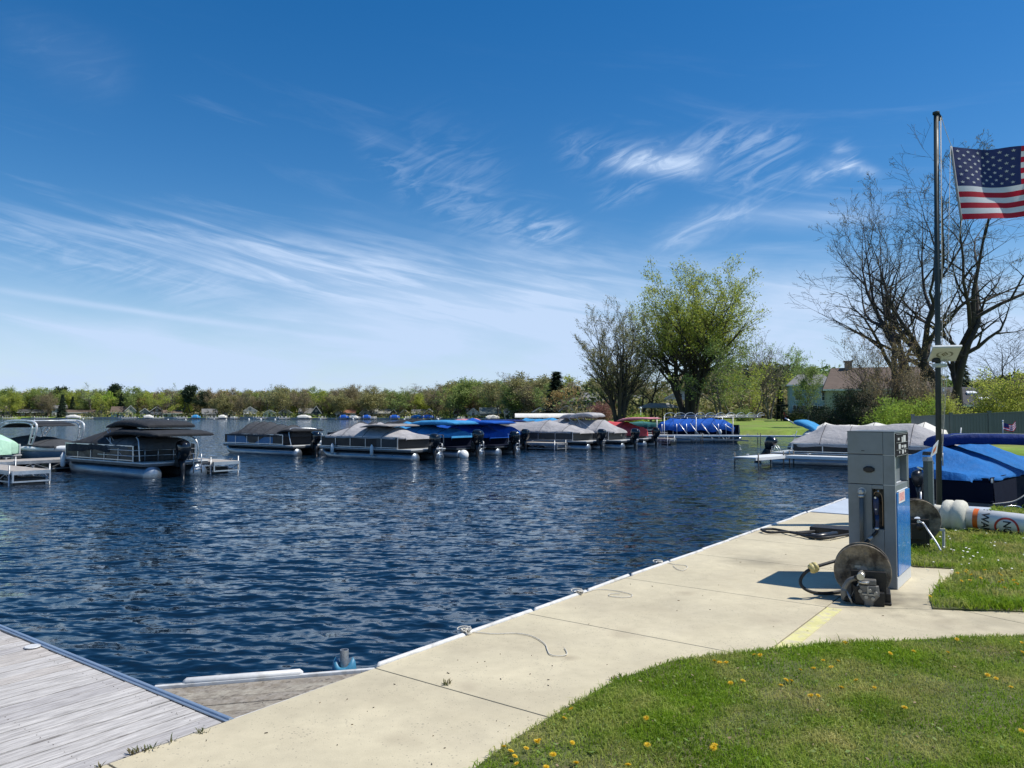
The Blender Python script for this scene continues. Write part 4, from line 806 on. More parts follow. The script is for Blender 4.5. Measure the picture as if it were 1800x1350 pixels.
def outboard(parent, x=-.35, y=0, z=.95, s=1.0, tilt=0, cm=None, name='outboard_motor'):
    cm = cm or black_gl; T = Matrix.Translation((x, y, z)) @ Matrix.Rotation(tilt, 4, 'Y')
    mb = MB(); rings = []
    for zz_, cx_, rx, ry in ((-.42, 0, .14, .12), (-.34, 0, .20, .16), (-.22, -.03, .27, .20), (.0, -.05, .31, .22), (.14, -.05, .30, .21), (.24, -.03, .24, .17), (.29, .0, .14, .10), (.30, 0, .03, .03)):
        rings.append([T @ Vector(((cx_ + math.copysign(abs(math.cos(a)) ** .75, math.cos(a)) * rx) * s, math.copysign(abs(math.sin(a)) ** .75, math.sin(a)) * ry * s, zz_ * s)) for a in [6.2832 * j / 16 for j in range(16)]])
    mb.loft(rings); mo = mb.build(name, cm, parent)
    mb = MB(); rings = []
    for zz_, cx_, rx, ry in ((-.40, 0, .13, .10), (-.8, -.02, .11, .07), (-1.15, -.03, .10, .045), (-1.2, -.06, .22, .10), (-1.23, -.05, .12, .05), (-1.5, -.05, .14, .05), (-1.75, .02, .04, .01)):
        rings.append([T @ Vector(((cx_ + math.cos(a) * rx) * s, math.sin(a) * ry * s, zz_ * s)) for a in [6.2832 * j / 12 for j in range(12)]])
    mb.loft(rings); mb.build('motor_leg', black_pl, mo)
    mb = MB(); mb.box(T @ Vector((.18 * s, 0, -.5 * s)), (.22 * s, .26 * s, .34 * s)); mb.build('bracket', dark_metal, mo)
    return mo
def fender(parent, x, y, z, s=1):
    return MB().tube([(x, y, z + .32 * s), (x, y, z + .26 * s), (x, y, z + .2 * s), (x, y, z - .2 * s), (x, y, z - .27 * s)], [.02, .05 * s, .09 * s, .09 * s, .03], 12).build('fender', white_paint, parent)
def pontoon(label, pos, ang, L, cover, ridge, side='black', beam=2.5, edge=1.15, cx=(.7, None), group='covered pontoon boats', boots=(), skirt=.22, motor=1, p=1.5, tail=.9, panels=None, rails=0, seed=None, det=2, tube_r=.30, fend=(), seq=None, sag=.06, tilt=0):
    e = empty('pontoon_boat', (pos[0], pos[1], WZ), ang); tag(e, label, 'boat', group); seed = seed if seed is not None else rnd.uniform(0, 50); hb = beam / 2
    for sy in (-1, 1):                        # pontoons with domed sterns and raised noses
        mb = MB(); yc = sy * (hb - .36); r_ = tube_r
        mb.tube([(-.12, yc, .10), (-.10, yc, .10), (-.02, yc, .10), (.0, yc, .10), (L - 1.3, yc, .10), (L - .6, yc, .16), (L - .12, yc, .30), (L + .02, yc, .36)], [.05, r_ * .55, r_ * .93, r_, r_, r_ * .86, r_ * .4, .04], 18)
        if det > 1: mb.box((L * .45, yc - sy * 0 + sy * (r_ * .80), .25), (L * .86, .05, .02))
        mb.build('pontoon', toonm, e)
    mb = MB(); mb.box((L / 2 - .1, 0, .47), (L - .1, beam, .10)); mb.build('deck', mat('dark deck edge', (.10, .11, .12), .5, .3), e, bevel=.015)
    mb = MB(); mb.box((L / 2 - .1, 0, .535), (L - .06, beam + .05, .06)); mb.build('deck_trim', deckm if side != 'navy' else hullm['navy'], e, bevel=.02)
    x1 = cx[1] or L - .15
    fb = MB(); hw = hb - .06                   # fence panels round the seating
    for sy in (-1, 1): fb.box(((tail + x1) / 2, sy * hw, .58 + (edge - .55) / 2), (x1 - tail - .1, .04, edge - .58))
    fb.box((tail + .05, 0, .58 + (edge - .58) / 2), (.04, beam - .2, edge - .58)); fb.box((x1 - .1, 0, .58 + (edge - .58) / 2), (.04, beam - .5, edge - .58)); fb.build('fence_panels', hullm[side], e, bevel=.01)
    if panels:                                 # coloured side graphics
        for i, (a, b_, z0, z1, a2, b2, mm) in enumerate(panels):
            for sy in (-1, 1):
                mb = MB(); mb.add([(a, sy * (hw + .024), z0), (b_, sy * (hw + .024), z0), (b2, sy * (hw + .024), z1), (a2, sy * (hw + .024), z1)], [(0, 1, 2, 3) if sy < 0 else (3, 2, 1, 0)])
                mb.build('side_graphic', hullm[mm], e)
    mb = MB()
    for sy in (-1, 1):
        for k_ in range(6 if det > 1 else 4): xx = tail + (x1 - tail - .1) * k_ / (5 if det > 1 else 3); mb.box((xx, sy * (hw + .03), (.56 + edge) / 2), (.035, .03, edge - .56))
        mb.box(((tail + x1) / 2, sy * (hw + .03), .62), (x1 - tail - .1, .02, .035))
        if det > 1: mb.box(((tail + x1) / 2, sy * (hw + .03), edge - .01), (x1 - tail - .1, .02, .035))
    if rails:
        for zz_ in (.78, .98): mb.tube([(tail, -hw, zz_), (tail, hw, zz_)], .014, 6); [mb.tube([(tail, sy * (hw + .045), zz_), (tail + rails, sy * (hw + .045), zz_)], .016, 6) for sy in (-1, 1)]
        for yy_ in (-.8, -.3, .3, .8): mb.tube([(tail - .04, yy_, .56), (tail - .04, yy_, 1.1)], .014, 6)
    mb.build('rails', alu, e)
    if cover: canvas(e, cx[0], x1 + .06, hb + .01, edge, ridge, cv[cover], skirt, p, seed=seed, sag=sag, stern=.1 if det > 1 else .06)
    for bt in boots: boot(e, bt[0], bt[1], bt[2], cv[bt[3]], arms=bt[4] if len(bt) > 4 else None)
    if motor: outboard(e, -.42, 0, 1.0 * motor + .05, motor, tilt)
    if det > 1:
        mb = MB(); 
        for yy_ in (-.95, -.62): mb.tube([(.25, yy_, .56), (.05, yy_, .85), (-.1, yy_, .8), (-.14, yy_, .1)], .016, 6)
        for zz_ in (.6, .42, .24): mb.tube([(-.125, -.95, zz_), (-.125, -.62, zz_)], .016, 6)
        mb.build('boarding_ladder', alu, e)
    for fx_, fy_ in fend: fender(e, fx_, fy_ * (hb + .1), .45)
    return e
HA = math.atan2(.596, -.803)
def gp(px, py): p = G(px, py, WZ); return (p.x, p.y)
hullm['navy'] = mat('deep navy vinyl skirt', (.006, .009, .022), .85, 0, .1, 1.5, spec=.12)
# near black pontoon boat
e = pontoon('large black covered pontoon boat nearest on the left, with two folded canopies', gp(309, 838), HA, 6.3, 'black',
            [(2.3, 1.62), (3.9, 2.02), (5.2, 1.60), (6.4, 1.20)], side='black', cx=(2.3, None), rails=2.6, tube_r=.36, skirt=.34, seed=3.3, fend=((6.0, 1.0),), tail=.75, p=1.35,
            boots=(([(3.4, 1.80), (2.4, 1.96), (1.2, 1.94), (.3, 1.86)], 1.0, .22, 'black', ((3.2, 1.7), (2.0, .9))), ([(3.2, 1.45), (2.2, 1.62), (.6, 1.62), (-.7, 1.55)], 1.18, .20, 'black', ((2.8, 1.4), (1.6, .8)))),
            panels=((4.2, 4.8, .62, 1.02, 5.2, 5.8, 'charcoal'),))
canvas(e, .7, 3.2, 1.24, 1.16, [(.7, 1.22), (1.0, 1.42), (2.0, 1.44), (3.2, 1.42)], cv['darkgrey'], .16, 4, stern=.3, bow=.02, seed=9, name='seat_cover', sag=.0)
MB().tube(spl([(.55, -1.15, .56), (.45, -1.15, 1.0), (.6, -1.1, 1.35), (1.0, -.9, 1.5), (1.2, -.2, 1.55), (1.0, .9, 1.5), (.5, 1.15, 1.3), (.4, 1.15, .56)]), .022, 8).build('tow_bar', alu, e)
e = pontoon('black tented pontoon boat with blue side panels alone on the open water side', gp(546, 800), HA, 6.7, 'charcoal', [(1.0, 1.42), (1.6, 1.68), (2.6, 1.72), (3.7, 1.84), (4.3, 1.86), (5.1, 1.90), (6.7, 1.10)], side='black', skirt=.14, seed=11, sag=.14, cx=(.8, None),
            panels=((4.0, 6.2, .60, 1.05, 4.5, 6.2, 'blue'), (1.8, 3.6, .60, 1.0, 1.8, 2.6, 'blue')), boots=(([(1.6, 1.25), (1.0, 1.38), (.2, 1.38)], 1.15, .14, 'black'),))
MB().tube(spl([(.3, -1.1, .56), (.35, -1.1, 1.1), (.6, -1.0, 1.42), (.9, 0, 1.5), (.6, 1.0, 1.42), (.3, 1.1, .56)]), .022, 8).build('tow_bar', alu, e)
pontoon('pontoon boat under light grey cover with dark mesh sides, left end of central row', gp(752, 809), HA, 6.9, 'grey', [(.6, 1.30), (2.0, 1.62), (3.4, 1.88), (5.0, 1.84), (5.9, 1.55), (6.9, 1.20)], side='black', skirt=.12, seed=21, sag=.10, fend=((5.6, 1), (2.6, 1)), tail=.9,
        boots=(([(3.8, 1.62), (2.8, 1.74), (1.6, 1.70)], 1.2, .10, 'taupe'),), panels=((.95, 2.4, .62, 1.1, .95, 2.4, 'charcoal'),))
e = pontoon('light blue covered pontoon boat with a round white fender at its stern', gp(828, 803), HA, 7.0, 'lightblue', [(.6, 1.36), (1.4, 1.52), (3.0, 1.68), (5, 1.7), (7, 1.2)], side='navy', skirt=.2, seed=31, p=2.2, edge=1.2,
        boots=(([(4.0, 1.60), (3.0, 1.80), (1.6, 1.84), (.3, 1.80)], 1.1, .24, 'lightblue'),), motor=1.1)
fb = MB(); fb.sphere((-.28, .95, .14), .27, sc=(1, 1, 1.05), nu=16, nv=10); fb.build('round_fender', white_paint, e)
pontoon('royal blue covered pontoon boat at the right of the pale blue one', gp(893, 799), HA, 7.0, 'royal', [(.6, 1.30), (1.6, 1.62), (3.2, 1.86), (5, 1.8), (7, 1.2)], side='navy', skirt=.24, seed=41, p=1.4,
        boots=(([(3.8, 1.62), (2.8, 1.80), (1.6, 1.82), (.2, 1.80)], 1.15, .20, 'royal'),))
pontoon('tented black pontoon boat behind the light grey one, several sharp cover peaks', (-5.3, 45.2), HA, 7.2, 'charcoal', [(.6, 1.55), (1.5, 1.80), (2.8, 1.76), (4.0, 1.86), (5.2, 1.84), (7.2, 1.25)], skirt=.2, seed=51, sag=.14, det=1)
pontoon('pontoon boat under a sky blue cover with a grey folded canopy, behind the central row', (-2.6, 47.2), HA, 7.0, 'lightblue', [(.6, 1.4), (2.0, 1.7), (3.8, 1.66), (5.4, 1.84), (7.0, 1.25)], side='navy', skirt=.2, seed=61, det=1, boots=(([(3.4, 1.62), (2.4, 1.72), (.8, 1.70)], 1.2, .14, 'taupe'),))
pontoon('long low black covered pontoon boat, farthest left behind the blue covers', (-3.9, 57.6), HA, 7.6, 'black', [(.6, 1.85), (2.4, 1.72), (4, 1.92), (5.6, 1.88), (7.6, 1.7)], skirt=.2, seed=71, det=1, p=3)
pontoon('pontoon boat under a faded pink cover in the back row', (-1.3, 64.5), HA, 6.4, 'pink', [(.6, 1.5), (2.2, 1.98), (4.2, 1.9), (6.4, 1.5)], skirt=.2, seed=81, det=1, side='charcoal')
pontoon('deep blue covered pontoon boat between the royal blue and dark grey ones', (.5, 50.2), HA, 6.6, 'royal', [(.6, 1.5), (2.2, 1.74), (4.0, 2.05), (6.6, 1.4)], side='navy', skirt=.22, seed=91, det=1, boots=(([(3.0, 1.72), (2.0, 1.86), (.2, 1.84)], 1.1, .16, 'navy'),))
pontoon('dark grey covered pontoon boat behind the end of the empty finger dock', (3.0, 56.2), HA, 7.6, 'darkgrey', [(.6, 1.5), (1.8, 1.8), (3.6, 1.84), (5.6, 1.84), (7.6, 1.35)], skirt=.26, seed=101, det=1, side='grey')
pontoon('small sky blue covered pontoon boat in the back row beside the long white canopy', (4.9, 65.4), HA, 6.0, 'lightblue', [(.6, 1.75), (1.8, 2.02), (3.4, 1.9), (4.6, 1.98), (6.0, 1.5)], skirt=.25, seed=111, det=1, side='navy')
gb = (([(3.9, 2.0), (3.3, 2.16), (2.3, 2.18), (1.6, 2.12)], .95, .28, 'grey', ((3.4, 2.2), (1.6, 1.2))),)
pontoon('light grey covered pontoon boat with dark sides just right of the empty finger dock', gp(1047, 790), HA, 8.0, 'grey', [(.6, 1.30), (1.8, 1.60), (3.6, 1.92), (6.6, 1.74), (8.0, 1.24)], side='charcoal', skirt=.12, seed=121, sag=.08, tail=1.0)
pontoon('pale grey covered pontoon boat, second of three, with a puffy folded canopy', (7.0, 53.4), HA, 7.6, 'grey', [(.6, 1.3), (2.0, 1.88), (4.2, 2.0), (6.4, 1.6), (7.6, 1.3)], side='charcoal', skirt=.16, seed=131, det=1, boots=gb, motor=1)
pontoon('pale grey covered pontoon boat beside the red covered one, its blue pontoon showing', gp(1106, 788), HA, 7.6, 'grey', [(.6, 1.3), (1.9, 1.94), (3.8, 1.95), (6.2, 1.7), (7.6, 1.3)], side='charcoal', skirt=.14, seed=141, boots=(([(4.3, 2.05), (3.7, 2.22), (2.9, 2.26), (2.3, 2.18)], .9, .28, 'grey', ((3.9, 2.2), (2.2, 1.2))),))
pontoon('red covered pontoon boat at the right end of the central row', (10.0, 55.6), HA, 7.0, 'red', [(.6, 1.35), (1.9, 1.75), (3.4, 1.8), (7.0, 1.3)], side='charcoal', skirt=.5, seed=151, det=1, boots=(([(2.2, 1.80), (1.2, 1.98), (-.4, 1.98)], 1.1, .16, 'pink'),))
e = pontoon('green hulled covered boat on the far dock beyond the red boat', (17.6, 86), R(178), 6.2, 'teal', [(.3, 1.3), (3, 1.5), (6.2, 1.35)], side='charcoal', skirt=.5, seed=161, det=1, edge=1.3, motor=0)
# boats on the right side of the basin
e = pontoon('dark hulled fishing boat under a long grey cover behind the fuel pump', (12.7, 36.4), AN, 7.7, 'grey', [(.7, 1.15), (2.1, 1.84), (3.2, 1.78), (5.7, 1.92), (7.8, .95)], side='black', skirt=.16, seed=171, edge=.98, cx=(.7, 7.6), sag=.03, p=1.25, boots=(), group='boats on the right side of the basin', motor=.9, tilt=R(35))
MB().tube([(.2, .9, .6), (.5, .9, 1.5)], .02, 6).build('antenna', alu, e)
MB().tube([(7.4, -.6, .9), (7.5, -.6, 1.75)], .025, 6).build('pole', white_paint, e)
e = pontoon('boat under a cream white scalloped cover behind the grey covered boat', (15.6, 42.4), AN, 7.4, 'white', [(.4, 1.35), (1.6, 1.86), (2.9, 1.74), (4.1, 1.88), (5.3, 1.76), (6.4, 1.90), (7.5, 1.5)], side='white', skirt=.22, seed=181, edge=1.25, sag=.08, det=1, motor=0, group='boats on the right side of the basin')
inv = (Matrix.Translation(e.location) @ Matrix.Rotation(AN, 4, 'Z')).inverted()
a, b_ = inv @ A(1393, 742, 41.5), inv @ A(1442, 757, 41.5)
boot(e, [(a.x, a.z), (a.x * .6 + b_.x * .4, a.z * .6 + b_.z * .4 + .08), (b_.x, b_.z)], .95, .30, cv['lightblue'])
MB().tube([inv @ A(1380, 735, 41), inv @ A(1396, 745, 41)], .035, 8).build('canopy_arm', alu, e)
# blue boat on its lift, ribs overhead
e = empty('boat_lift', (0, 0, WZ)); tag(e, 'silver boat lift with a row of bare curved canopy ribs over the bright blue cover', 'boat lift')
mb = MB(); Yl = 64.2; xs_ = [(1152 + k * 17.2 - 900) / F * (Yl + 2.2) for k in range(10)]
for x in xs_: mb.tube(spl([(x, Yl - 1.5, 2.05), (x + .25, Yl - .9, 2.30), (x + .8, Yl, 2.42), (x + 1.3, Yl + .9, 2.36), (x + 1.6, Yl + 1.5, 2.2)], 4), .024, 5)
mb.tube([(xs_[0], Yl - 1.5, 2.06), (xs_[-1] + .3, Yl - 1.5, 2.06)], .03, 6); mb.tube([(xs_[0] + 1.5, Yl + 1.5, 2.2), (xs_[-1] + 1.6, Yl + 1.5, 2.2)], .03, 6); mb.build('canopy_ribs', alu, e)
for x in (12.4, 15.0, 18.0):
    for sy in (-1.55, 1.6): MB().tube([(x, Yl + sy, -2), (x, Yl + sy, 2.06)], .035, 8).build('post', galv, e)
for x in (13.6, 14.5, 15.4, 16.3): MB().tube([(x, Yl - 1.62, 1.55), (x + 1.15, Yl - 1.62, .0)], .035, 6).build('brace', alu, e)
for x in (12.2, 13.4, 14.2, 16.8, 17.4): MB().tube([(x, Yl - 1.6, 1.5), (x + .05, Yl - 1.6, .2)], .022, 6).build('strut', alu, e)
mb = MB()
mb.tube([(17.2, Yl - 1.62, 1.5), (17.9, Yl - 1.62, 1.1), (17.9, Yl - 1.62, .6), (17.5, Yl - 1.62, .3)], .025, 6); mb.build('hook_bar', alu, e)
mb = MB(); mb.bar((13.2, Yl - 1.65, .42), (19.2, Yl - 1.65, .14), .12); mb.bar((12.2, Yl + 1.6, .3), (18.6, Yl + 1.6, .3), .1); mb.build('cradle_beams', alu, e)
mb = MB(); mb.sphere((16.9, Yl - 1.75, .85), .16, sc=(.8, .8, 1.4)); mb.build('fender', white_paint, e)
e = pontoon('pontoon boat wrapped in a bright blue cover on the silver lift', (12.3, Yl), 0, 6.6, 'royal', [(.2, 1.6), (1.0, 1.98), (2.6, 1.94), (4.4, 1.98), (5.4, 1.85), (6.7, 1.0)], side='navy', skirt=.62, seed=191, edge=1.42, cx=(.1, 6.4), det=1, motor=0, p=2.2, beam=2.4, group='boats on the right side of the basin')
# big blue covered boat by the lawn
BA = R(45); bo = (8.75, 16.35)
e = pontoon('big blue covered boat with a navy folded canopy moored behind the buoy', bo, BA, 7.2, 'blue', [(.2, 1.18), (1.15, 1.60), (2.15, 1.60), (3.15, 1.62), (4.2, 1.62), (7.2, 1.2)], side='navy', skirt=.07, seed=203, edge=1.00, cx=(.05, None), tail=.1, sag=.12, p=1.4, motor=0, det=1, group='boats on the right side of the basin')
inv = (Matrix.Translation(e.location) @ Matrix.Rotation(BA, 4, 'Z')).inverted()
mb = MB(); rings = []
cp = spl([A(1640, 781, 18.2), A(1660, 773, 18.0), A(1720, 771, 17.6), A(1800, 773, 17.2), A(1900, 777, 17.0), A(1935, 781, 17)], 6)
for i, q_ in enumerate(cp):
    s = i / (len(cp) - 1); th_ = .115 * min(1, .5 + 4 * s) * min(1, .4 + 5 * (1 - s)); dp = .42
    rings.append([inv @ (q_ + Vector((0, yy_ * dp, zz_ * th_ + .012 * math.sin(i * 2.1 + yy_)))) for yy_, zz_ in ((-1, -.8), (-1.05, 0), (-.92, .85), (-.6, 1), (.6, 1), (1, .7), (1, -.8), (.5, -1), (-.6, -1))])
mb.loft(rings); mb.build('folded_canopy', fabric('navy gloss canvas', (.010, .030, .15)), e)
mb = MB(); mb.tube([inv @ (q_ + Vector((0, -.44, .125))) for q_ in cp[4:-4]], .008, 5); mb.build('piping', mat('grey piping', (.35, .36, .38)), e)
mb = MB(); fl_ = lambda px, py, Y: inv @ A(px, py, Y)
mb.tube(spl([fl_(1806, 866, 15.2), fl_(1796, 874, 15.2), (fl_(1782, 881, 15.25)), fl_(1765, 884, 15.3), fl_(1745, 886, 15.4)]), .012, 6); mb.build('rope', rope_m, e)
mb = MB(); cc_ = A(1778, 896, 14.95); mb.tube([inv @ (cc_ + Vector((math.cos(a) * .20, 0, math.sin(a) * .075 + .01 * math.cos(a)))) for a in np.linspace(0, 6.2832, 26)], .014, 6); mb.tube([inv @ (cc_ + Vector((x, -.01, -.02))) for x in (-.14, .14)], .02, 6); mb.build('steel_ring_cleat', mat('bright steel', (.6, .6, .6), .2, .95, .03), e)
mb = MB()
for sy in (-1, 1): mb.loft([[Vector((x, sy * (1.27 + .02 * (k == 1)), z)) for x in (0, 2, 4, 6, 7.1)] for k, z in enumerate((.92, .5, -.1, -.3))], caps=False, closed=False)
mb.loft([[Vector((-.02, y, z)) for y in (-1.27, 0, 1.27)] for z in (.92, -.3)], caps=False, closed=False); mb.build('hull_skirt', hullm['navy'], e)
# its small motor, seen between pump and post
mo = A(1613, 838, 15.6); mo = inv @ mo
om = outboard(e, mo.x, mo.y, mo.z, .46, R(-8), black_pl, 'trolling_motor')
mb = MB(); mb.tube([mo + Vector((.02, -.02, .12)), mo + Vector((.02, -.30, .30))], .022, 8); mb.build('tiller', black_pl, om)
mb = MB(); mb.bar(mo + Vector((-.1, -.02, .2)), mo + Vector((.1, -.14, .12)), .02, .03); mb.tube([mo + Vector((0, -.05, -.9)), mo + Vector((0, -.05, -.3))], .02, 6); mb.build('propeller_parts', alu, om)
fs = A(1763, 766, 17.3); e2 = empty('small_flag', fs, 0); tag(e2, 'little American flag on a white staff above the navy folded canopy', 'flag')
MB().tube([(0, 0, -.05), (.005, 0, .33)], .008, 6).build('staff', white_paint, e2); MB().sphere((.005, 0, .335), .018).build('finial', white_paint, e2)
def sf(s, t): return Vector((.01 + s * .30 + .01 * t, .03 * math.sin(s * 8), .29 - t * .16 - .05 * math.sin(s * 4.2 - .4) * s * 1.5))
mb = MB(); vs = [sf(i / 12, j / 7) for i in range(13) for j in range(8)]; mb.v = [tuple(v) for v in vs]
for i in range(12):
    for j in range(7): mb.f.append([i * 8 + j, i * 8 + j + 1, i * 8 + j + 9, i * 8 + j + 8]); mb.m.append(2 if i < 5 and j < 4 else j % 2); mb.s.append(True)
mb.build('cloth', [reds, whs, blus], e2)
# left: mint covered boat and a white tow boat
e = pontoon('boat under a mint green cover at the left edge of the picture', (-24.3, 33.3), AN + .25, 3.1, 'mint', [(.1, 1.3), (1.3, 1.56), (2.4, 1.5), (3.1, 1.2)], side='white', skirt=.45, seed=211, edge=1.0, cx=(.0, 3.0), motor=0, beam=2.2, det=1, p=3, group='boats on the left', sag=.02, tail=.2)
e = empty('tow_boat', (-24.0, 37.0, WZ), AN); tag(e, 'white wakeboard boat with a tall silver tower arch and black cover', 'boat'); e.scale = (1, 1, .82)
def hs(x):                                   # hull section: half width, keel, chine, gunwale heights
    s = x / 6.3; w = 1.18 * (1 - max(0, (s - .55) / .45) ** 2.2) + .02; return w, -.30 + .75 * max(0, (s - .7) / .3) ** 2, .15 + .55 * max(0, (s - .5) / .5) ** 1.5, 1.0 + .02 * s
mb = MB(); rings = []
for i in range(20):
    x = 6.3 * i / 19; w, k_, c_, g_ = hs(x); rings.append([Vector((x + (g_ - c_) * .0, y, z)) for y, z in ((-w, g_), (-w * 1.03, (c_ + g_) / 2 + .1), (-w * .9, c_), (0, k_), (w * .9, c_), (w * 1.03, (c_ + g_) / 2 + .1), (w, g_))])
mb.loft(rings, closed=False, caps=True); mb.build('hull', mat('blue grey gelcoat', (.13, .20, .29), .25, 0, .05, 1, coat=.4), e)
mb = MB(); rings = []
for i in range(20):
    x = 6.3 * i / 19 + .03; w, k_, c_, g_ = hs(6.3 * i / 19); rings.append([Vector((x, y, z)) for y, z in ((-w * 1.03, g_ - .16), (-w * 1.05 - .01, g_ - .03), (-w * .98, g_ + .08), (-w * .6, g_ + .12), (w * .6, g_ + .12), (w * .98, g_ + .08), (w * 1.05 + .01, g_ - .03), (w * 1.03, g_ - .16))])
mb.loft(rings, closed=True); mb.build('gunwale', white_paint, e, bevel=.0)
canvas(e, .3, 5.7, 1.10, 1.16, [(.3, 1.35), (1.6, 1.60), (3.6, 1.55), (4.8, 1.45), (5.7, 1.15)], cv['charcoal'], .16, 1.8, bow=.45, seed=5)
def arch(off):
    pts = spl([(.9 + off, -1.15, 1.0), (1.3 + off, -1.12, 1.7), (2.2 + off, -1.05, 2.25), (3.4 + off, -.8, 2.48), (4.0 + off, 0, 2.55), (3.4 + off, .8, 2.48), (2.2 + off, 1.05, 2.25), (1.3 + off, 1.12, 1.7), (.9 + off, 1.15, 1.0)])
    return pts
tw = MB()
for sy in (-1, 1):
    o1 = spl([(-.1, sy * 1.15, 1.05), (.4, sy * 1.14, 1.6), (1.1, sy * 1.1, 2.1), (2.3, sy * 1.05, 2.42), (4.0, sy * 1.0, 2.46), (4.9, sy * .98, 2.35), (5.05, sy * .98, 2.0), (4.7, sy * 1.0, 1.2)])
    o2 = spl([(.35, sy * 1.15, 1.05), (.8, sy * 1.14, 1.6), (1.4, sy * 1.1, 1.98), (2.4, sy * 1.05, 2.30), (4.0, sy * 1.0, 2.34), (4.55, sy * .98, 2.2), (4.6, sy * .98, 1.9), (4.35, sy * 1.0, 1.2)])
    tw.tube(o1, .045, 8); tw.tube(o2, .035, 8)
    for k_ in (3, 7, 11, 15, 40, 46, 52, 56): 
        if k_ < len(o1): tw.tube([o1[k_], o2[min(k_, len(o2) - 1)]], .03, 6)
for k_ in (20, 34): tw.tube([o1[k_] * 1, Vector((o1[k_].x, -o1[k_].y, o1[k_].z))], .035, 8)
tw.build('tower_arch', mat('white powder coat', (.66, .68, .69), .3, .2, .05), e)
boot(e, [(.9, 2.05), (1.6, 2.24), (3.4, 2.34), (4.6, 2.16)], .9, .12, cv['black'])
mb = MB(); mb.tube([(2.9, 0, 2.35), (2.3, 0, 1.5)], .012, 5); mb.tube([(2.9, 0, 2.35), (3.3, 0, 1.5)], .012, 5); mb.build('tow_ropes', black_pl, e)
# ---------------- docks
dockdeck = mat('sun bleached dock planks', (.34, .31, .28), .85, var=.2, vs=2, bump=.4, bs=20, stretch=(1, 6, 1)); whitedeck = mat('white dock decking', (.66, .68, .69), .5, 0, .08, 3)
def dockway(label, p0, p1, w=1.2, z=-.08, deck=None, truss=True, legs=True, grp='docks in the basin', rail=alu, fl=True):
    p0, p1 = Vector((*p0, 0)), Vector((*p1, 0)); d = p1 - p0; L_ = d.length; e = empty('dock', (p0.x, p0.y, 0), math.atan2(d.y, d.x)); tag(e, label, 'dock', grp)
    mb = MB(); n = max(2, int(L_ / 1.2))
    for k_ in range(n): mb.box((L_ * (k_ + .5) / n, 0, z - .03), (L_ / n - .012, w, .06))
    mb.build('deck', deck or dockdeck, e, bevel=.006)
    for sy in (-1, 1):
        mb = MB(); ys_ = sy * (w / 2 + .012); mb.box((L_ / 2, ys_, z - .07), (L_, .03, .12))
        if truss:
            mb.box((L_ / 2, ys_, z - .36), (L_, .03, .05)); k_ = 0; m_ = max(2, int(L_ / .55))
            for k_ in range(m_): mb.bar((L_ * k_ / m_, ys_, z - (.12 if k_ % 2 else .34)), (L_ * (k_ + 1) / m_, ys_, z - (.34 if k_ % 2 else .12)), .018)
        mb.build('side_rail', rail, e)
    if truss: mb = MB(); mb.box((L_, 0, z - .07), (.03, w + .05, .12)); mb.box((L_, 0, z - .36), (.03, w + .05, .05)); [mb.box((L_, yy_, z - .22), (.04, .05, .32)) for yy_ in (-w / 2, w / 2)]; mb.build('end_frame', rail, e)
    if fl:
        x = .5
        while x < L_ - .3: MB().box((x, 0, -.50), (.8, w - .12, .34)).build('float', black_pl, e, bevel=.03); x += 2.3
    if legs:
        for x in ([.15, L_ - .15] if L_ < 9 else [.15, L_ * .33, L_ * .66, L_ - .15]):
            for sy in (-1, 1): MB().tube([(x, sy * (w / 2 + .05), -2.2), (x, sy * (w / 2 + .05), z + .18)], .028, 8).build('leg', galv if truss else dark_metal, e)
    for x in np.arange(1, L_, 3.5):
        mb = MB(); mb.tube([(x - .12, w / 2 - .08, z + .07), (x + .12, w / 2 - .08, z + .07)], .014, 6); mb.box((x, w / 2 - .08, z + .03), (.06, .04, .07)); mb.build('cleat', galv, e)
    return e
md0 = Vector((-24.6, 24.2)); md = Vector((.596, .803))
dockway('long main dock running behind the bows of the left boats', tuple(md0), tuple(md0 + md * 11.8), 1.5)
dockway('far stretch of the main dock behind the central row of boats', tuple(md0 + md * 26.5), tuple(md0 + md * 56), 1.5)
dockway('short finger dock ending at the left edge with a pale pipe post', (-20.2, 28.6), (-15.7, 25.2), 1.1)
dockway('finger dock to the right of the black pontoon boat', (-17.9, 35.0), (-11.1, 30.0), 1.1)
dockway('empty finger dock between the royal blue and light grey boats', (-2.6, 53.4), (3.2, 49.1), 1.2)
dockway('finger dock behind the grey covered boat in the central row', (-12.0, 52.6), (-6.6, 48.6), 1.0)
dockway('finger dock behind the red covered boat', (6, 63), (12.2, 58.4), 1.1)
dockway('dark floating dock beyond the red boat', (10.5, 70), (17.5, 70), 1.3, rail=dark_metal)
dockway('long low dock near the far lawn behind the blue lift', (11.5, 76), (20, 77), 1.2, rail=dark_metal)
dockway('narrow white dock reaching from the blue covered boat to the lawn', (10.6, 61.2), (23.8, 59.6), 1.0, .10, whitedeck, truss=False, fl=False, rail=white_paint)
c1, c2 = G(1300, 800, -.05), G(1352, 789, -.05)
d1 = G(1378, 790, -.05)
dockway('white dock along the dark fishing boat behind the fuel pump', (12.0, 34.1), (20.4, 27.9), .75, -.05, whitedeck, truss=False, fl=False, rail=white_paint)
mdir = (Vector((11.55, 34.4, 0)) - Vector((9.6, 32.2, 0)))
dockway('white platform sticking out at the corner of the basin dock', (9.75, 32.3), (12.2, 34.6), 1.0, -.05, whitedeck, truss=False, fl=False, rail=white_paint)
